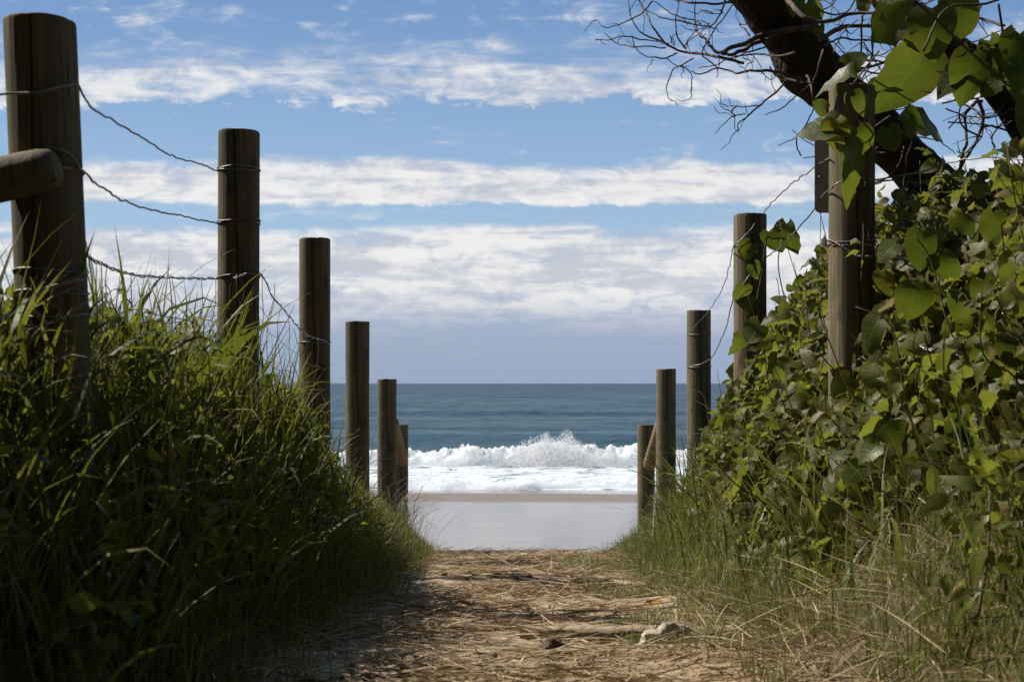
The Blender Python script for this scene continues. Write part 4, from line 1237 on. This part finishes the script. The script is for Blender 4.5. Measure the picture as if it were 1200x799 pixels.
g.tube(smooth_line([px(940, 400, 5.4), px(920, 350, 5.5), px(912, 310, 5.6), px(916, 280, 5.68)], 5), 0.003, 5)
g.build('stem', M_stem, t)

# ------------------------------------------------------------------ tree leaning in from the right
t = thing('tree', (3.1, 5.2, float(ground_z(3.1, 5.2))), 'dark leaning tree with bare twigs reaching over the fence from the top right', 'tree')
g = Geo()
D0 = 5.2
def limb(g, pts, sides=20, lump_=0.16, dens=8, seed=3):
    C = smooth_line([px(a, b, d) for a, b, d, w_ in pts], dens)
    r = smooth_line([[w_ * d / F / 2, 0, 0] for a, b, d, w_ in pts], dens)[:, 0]
    g.tube(C, r, sides, True, lump_, seed)
limb(g, [(1490, 880, 5.2, 100), (1400, 640, 5.2, 84), (1290, 440, 5.2, 70), (1200, 330, 5.2, 62), (1140, 262, 5.2, 58), (1085, 208, 5.2, 57), (1040, 164, 5.2, 56), (1003, 128, 5.2, 56), (974, 104, 5.2, 62), (945, 74, 5.2, 68), (925, 40, 5.2, 62), (895, 4, 5.15, 58), (860, -40, 5.1, 50), (800, -130, 5.0, 36), (720, -230, 4.9, 20)], 26, 0.14)
g.build('trunk', M_bark, t)
g = Geo()
limb(g, [(1330, 520, 5.24, 44), (1270, 260, 5.0, 50), (1212, 160, 4.9, 48), (1180, 112, 4.85, 46), (1140, 76, 4.8, 44), (1090, 44, 4.8, 42), (1045, 6, 4.8, 38), (1000, -60, 4.8, 30), (940, -160, 4.8, 20)], 20, 0.16, 8, 9)
g.build('limb', M_bark, t)
g = Geo()
Z5 = lambda L: [(700 + a / 4.615, b / 4.615) for a, b in L]
Z1 = lambda L: [(900 + a / 3.993, b / 3.993) for a, b in L]
def twig(g, pts, d, w0, w1, seed):
    random.seed(seed)
    q = [px(a, b, d + 0.10 * math.sin(i * 1.3 + seed)) for i, (a, b) in enumerate(pts)]
    C = smooth_line(q, 5)
    C = kink(C, 0.0035, seed)
    g.tube(C, np.linspace(w0, w1, len(C)) * d / F / 2, 6, True, 0.12, seed)
TW = [
 (Z5([(790, 340), (700, 320), (600, 300), (480, 285), (400, 255), (345, 215), (300, 150), (265, 70), (215, 0), (180, -60)]), 3.6, 1.5),
 (Z5([(40, 180), (110, 235), (200, 250), (370, 265)][::-1]), 1.8, 0.9), (Z5([(0, 115), (40, 150), (100, 140), (180, 105), (240, 70), (300, 5)][::-1]), 2.0, 0.9),
 (Z5([(-10, 215), (60, 212), (150, 200), (260, 220), (380, 240)][::-1]), 2.0, 0.8), (Z5([(180, 90), (215, 150), (270, 190), (360, 235)][::-1]), 2.4, 1.1),
 (Z5([(190, 190), (205, 245), (240, 295), (300, 315), (370, 315), (430, 290)][::-1]), 2.2, 0.9), (Z5([(445, 10), (430, 90), (435, 190), (470, 270)][::-1]), 2.2, 1.3),
 (Z5([(275, 60), (350, 95), (480, 125), (580, 140), (640, 120), (680, 30), (690, -20)][::-1]), 2.4, 1.2), (Z5([(530, 0), (530, 130), (560, 200), (600, 230)][::-1]), 2.2, 1.3),
 (Z5([(300, 5), (380, 60), (460, 95), (530, 110), (560, 135)][::-1]), 1.8, 0.9), (Z5([(735, 30), (660, 120), (600, 220), (570, 290), (610, 340), (650, 375)]), 1.8, 1.6),
 (Z5([(300, -20), (450, 0), (520, 15), (640, 20), (740, 15)][::-1]), 3.0, 2.0), (Z5([(1100, 425), (950, 390), (850, 385), (750, 395), (650, 375), (560, 395), (510, 385)]), 4.0, 1.2),
 (Z5([(520, 320), (460, 355), (410, 380), (380, 450), (380, 500), (395, 540)]), 1.8, 1.1), (Z5([(450, 350), (505, 400), (505, 490)]), 1.5, 0.8),
 (Z5([(1150, 455), (1020, 430), (970, 410), (935, 360)]), 3.4, 1.8), (Z5([(1030, 430), (960, 500), (870, 575), (800, 635), (765, 660), (765, 700)]), 2.8, 1.2),
 (Z5([(870, 575), (800, 578), (700, 580)]), 1.7, 0.9), (Z5([(800, 620), (740, 630), (690, 665), (635, 725)]), 1.6, 0.8), (Z5([(755, 575), (720, 600)]), 1.6, 1.2),
 (Z5([(820, 195), (795, 160), (770, 135)]), 2.4, 1.6), (Z5([(1190, 145), (980, 172), (880, 200), (800, 235), (720, 262), (660, 285), (590, 230)]), 8.5, 3.0), (Z5([(980, 200), (850, 235), (800, 270), (730, 290), (680, 292)]), 6.5, 3.5),
 (Z5([(980, 215), (900, 260), (800, 290), (740, 320)]), 2.6, 1.4), (Z5([(470, 265), (500, 200), (540, 165), (610, 150)]), 1.5, 0.9), (Z5([(560, 55), (620, 75), (680, 70)]), 1.4, 0.9), (Z5([(390, 190), (400, 230), (420, 250)]), 1.2, 0.8),
 (Z5([(600, 130), (560, 180), (490, 230), (480, 285)]), 1.3, 0.9), (Z5([(790, 310), (830, 340), (840, 380)]), 1.4, 0.9),
 (Z1([(60, -40), (95, 0), (140, 55), (200, 95), (300, 90), (400, 65), (510, 60)]), 6.5, 3.5), (Z1([(190, -40), (210, 0), (240, 50), (300, 70), (370, 55), (410, 0)]), 2.6, 1.8),
 (Z1([(450, 40), (440, 110), (440, 200), (430, 300), (415, 360)]), 3.2, 2.0), (Z1([(500, 50), (490, 110), (490, 220), (470, 310), (440, 380)]), 2.6, 1.8), (Z1([(480, 90), (560, 170), (600, 210), (560, 280), (490, 315), (400, 325)]), 4.2, 3.0),
 (Z1([(640, 120), (600, 180), (600, 260), (570, 350), (520, 410), (500, 425)]), 4.0, 2.4), (Z1([(450, 200), (500, 290), (540, 350), (580, 380)]), 1.8, 1.2), (Z1([(240, 190), (320, 140), (400, 120), (520, 125), (700, 110)]), 6.0, 4.0),
 (Z1([(270, 210), (330, 180), (400, 190), (520, 185), (600, 190), (680, 170)]), 2.4, 1.6), (Z1([(720, 355), (780, 345), (850, 320), (920, 270)]), 3.0, 2.4), (Z1([(1000, 470), (970, 480), (920, 540), (930, 650), (910, 730), (900, 800)]), 4.4, 3.0),
 (Z1([(980, 470), (1010, 540), (985, 640), (930, 740), (880, 810)]), 5.0, 3.4), (Z1([(820, 480), (960, 460), (1060, 430), (1190, 350), (1260, 300)]), 2.2, 2.0), (Z1([(830, 510), (950, 550), (1050, 545), (1160, 500)]), 2.0, 1.6),
 (Z1([(1230, 400), (1195, 440), (1100, 570), (1050, 640), (1060, 690)]), 2.6, 1.6), (Z1([(840, 570), (960, 580), (1080, 590), (1180, 560)]), 1.8, 1.4), (Z1([(560, 520), (640, 500), (700, 460), (730, 430)]), 1.6, 1.0), (Z1([(850, 600), (900, 540), (960, 500)]), 1.8, 1.2),
 (Z1([(300, 250), (330, 200), (360, 140), (420, 90)]), 1.8, 1.2), (Z1([(230, 60), (300, 20), (330, -30)]), 1.8, 1.2), (Z1([(260, 0), (330, 60), (350, 120)]), 1.6, 1.0), (Z1([(380, 330), (470, 260), (530, 260), (620, 220)]), 1.7, 1.2), (Z1([(1000, 560), (1080, 520), (1140, 440)]), 1.5, 1.0),
 (Z1([(240, 880), (290, 920), (540, 845), (700, 860), (760, 820)]), 2.6, 1.6), (Z1([(1100, 120), (1000, 90), (880, 80), (800, 60)]), 3.5, 2.0), (Z1([(860, 130), (900, 160), (960, 100), (1000, 20)]), 2.2, 1.4), (Z1([(700, 30), (760, 10), (820, -30)]), 2.4, 1.4),
]
for i, (pts, w0, w1) in enumerate(TW):
    twig(g, pts, 5.0 if i < 29 else 4.75 + 0.25 * math.sin(i * 2.1), w0, w1, 500 + i)
random.seed(11)
for k in range(26):       # more bare twigs looping through the corner
    a, b = random.uniform(905, 1200), random.uniform(-10, 190)
    ang = random.uniform(0, 6.28); q = [(a, b)]
    for s_ in range(5):
        ang += random.gauss(0.25, 0.35)
        q.append((q[-1][0] + 24 * math.cos(ang), q[-1][1] + 20 * math.sin(ang)))
    twig(g, q, 4.8, random.uniform(1.6, 3.0), 1.0, 1500 + k)
    random.seed(2000 + k)
# finer side shoots so the tangle reads as a real crown edge
for i, (pts, w0, w1) in enumerate(TW):
    for k in range(3 if i > 28 else 2):
        j = random.randrange(1, len(pts))
        a, b = pts[j]
        if b < -10: continue
        ang = random.uniform(0, 6.28); L = random.uniform(10, 34)
        q = [(a, b)]
        for s in range(3):
            ang += random.gauss(0, 0.45)
            q.append((q[-1][0] + L / 3 * math.cos(ang), q[-1][1] + L / 3 * math.sin(ang)))
        twig(g, q, 5.0, 1.3, 0.6, 900 + i * 3 + k)
tw = g.build('twigs', M_twig, t)
g = Geo()  # leafy crown added out of view to block sky fill on the right
n = 4200
dv = rng.normal(0, 1, (n, 3)); dv /= np.linalg.norm(dv, axis=1)[:, None]
pos = np.array([3.3, 4.9, E + 3.3]) + dv * (rng.random(n) ** 0.45)[:, None] * np.array([2.0, 2.3, 1.5])
pos += 0.25 * np.stack([fbm(pos[:, 0] * 2, pos[:, 1] * 2, pos[:, 2] * 2, 2, 701 + k) for k in range(3)], 1)
clump = fbm(pos[:, 0] * 1.6, pos[:, 1] * 1.6, pos[:, 2] * 1.6, 2, 710)
out_of_way = (np.abs(pos[:, 0] / pos[:, 1]) > 0.46) | ((pos[:, 2] - E) / pos[:, 1] > 0.34)
pos = pos[(clump > -0.25) & out_of_way]
add_leaves(g, 'ovate', pos, rnd(len(pos), 0.09, 0.19), hang(len(pos), 0.5, 0.8), face_cam(pos, 1.0), ltones(len(pos), 0.03), 0.3)
g.build('unseen_crown', M_vine, t)

t = thing('hanging_vine', px(1110, 40, 4.3), 'big vine leaves, mostly toned dark for shade, hanging from the tree in the top right corner', 'vine')  # low leaf tones put the shade of the undersides into the colour
px_leaves(t, [(1082, 60, 4.2, 78, -112, .66), (1070, 8, 4.1, 66, -150, .62), (1092, 10, 4.0, 60, -95, .4), (1060, -14, 4.1, 40, 200, .6), (1140, 62, 3.8, 66, -100, .2), (1128, 80, 3.85, 44, -140, .35), (1195, 40, 3.7, 60, -95, .25), 
              (1160, 48, 3.8, 50, -60, .35), (1068, 30, 4.1, 44, -70, .7), (1125, -8, 4.0, 56, -100, .3), (1180, 60, 3.8, 44, -120, .55), (1200, 80, 3.75, 50, -100, .3),
              (945, 4, 4.9, 28, -60, .6), (1012, -4, 4.6, 26, -80, .6), (1195, 165, 3.7, 26, -110, .93), (935, -5, 5.0, 24, -120, .6), (960, 30, 4.9, 18, -90, .5), (1215, 110, 3.7, 50, -120, .35), (1175, 90, 3.8, 34, -150, .5), (1030, 95, 4.6, 26, -100, .3), (1045, 108, 4.5, 24, -80, .35)])
g = Geo()
for k, pts in enumerate(([(1260, -60), (1170, 0), (1110, 10), (1082, 60)], [(1260, 20), (1190, 60), (1140, 60), (1100, 25), (1060, -10)], [(1250, 140), (1200, 110), (1180, 60), (1170, 5)])):
    g.tube(smooth_line([px(a, b, 4.05 - 0.1 * i) for i, (a, b) in enumerate(pts)], 5), 0.004, 6)
g.build('stem', M_stem, t)

# ------------------------------------------------------------------ unseen coastal scrub added behind, above and left to block sky fill
g = Geo()
n = 16000
x = rng.uniform(-10, 10, n); y = rng.uniform(-10, 1.6, n); f = rng.random(n)
gz = ground_z(x, y)
top = 5.6 + 1.2 * vnoise(x * 0.4, y * 0.4, 0, 601)
bot = np.where((np.abs(x) < 1.1 + 0.2 * np.maximum(0, y + 4)) | (y > -1.6), 3.0 + 0.35 * np.maximum(0, y), 0.0)
pos = np.stack([x, y, gz + bot + (top - bot) * f], 1)
m_ = 7000
x = rng.uniform(-9, -1.6, m_); y = rng.uniform(-2, 5.5, m_)
k = x < -0.48 * np.maximum(y, 0) - 1.0
x, y = x[k], y[k]
pos = np.vstack([pos, np.stack([x, y, ground_z(x, y) + (2.0 + 0.5 * vnoise(x * 0.8, y * 0.8, 0, 603)) * rng.random(len(x))], 1)])
n = len(pos)
add_leaves(g, 'ovate', pos, rnd(n, 0.3, 0.6), hang(n, 0.2, 0.9), face_cam(pos, 1.0), ltones(n, 0.03), 0.3)
tag(g.build('unseen_scrub', M_creeper), 'unseen coastal scrub added over the inland start of the path to block sky light', 'scrub', kind='stuff')
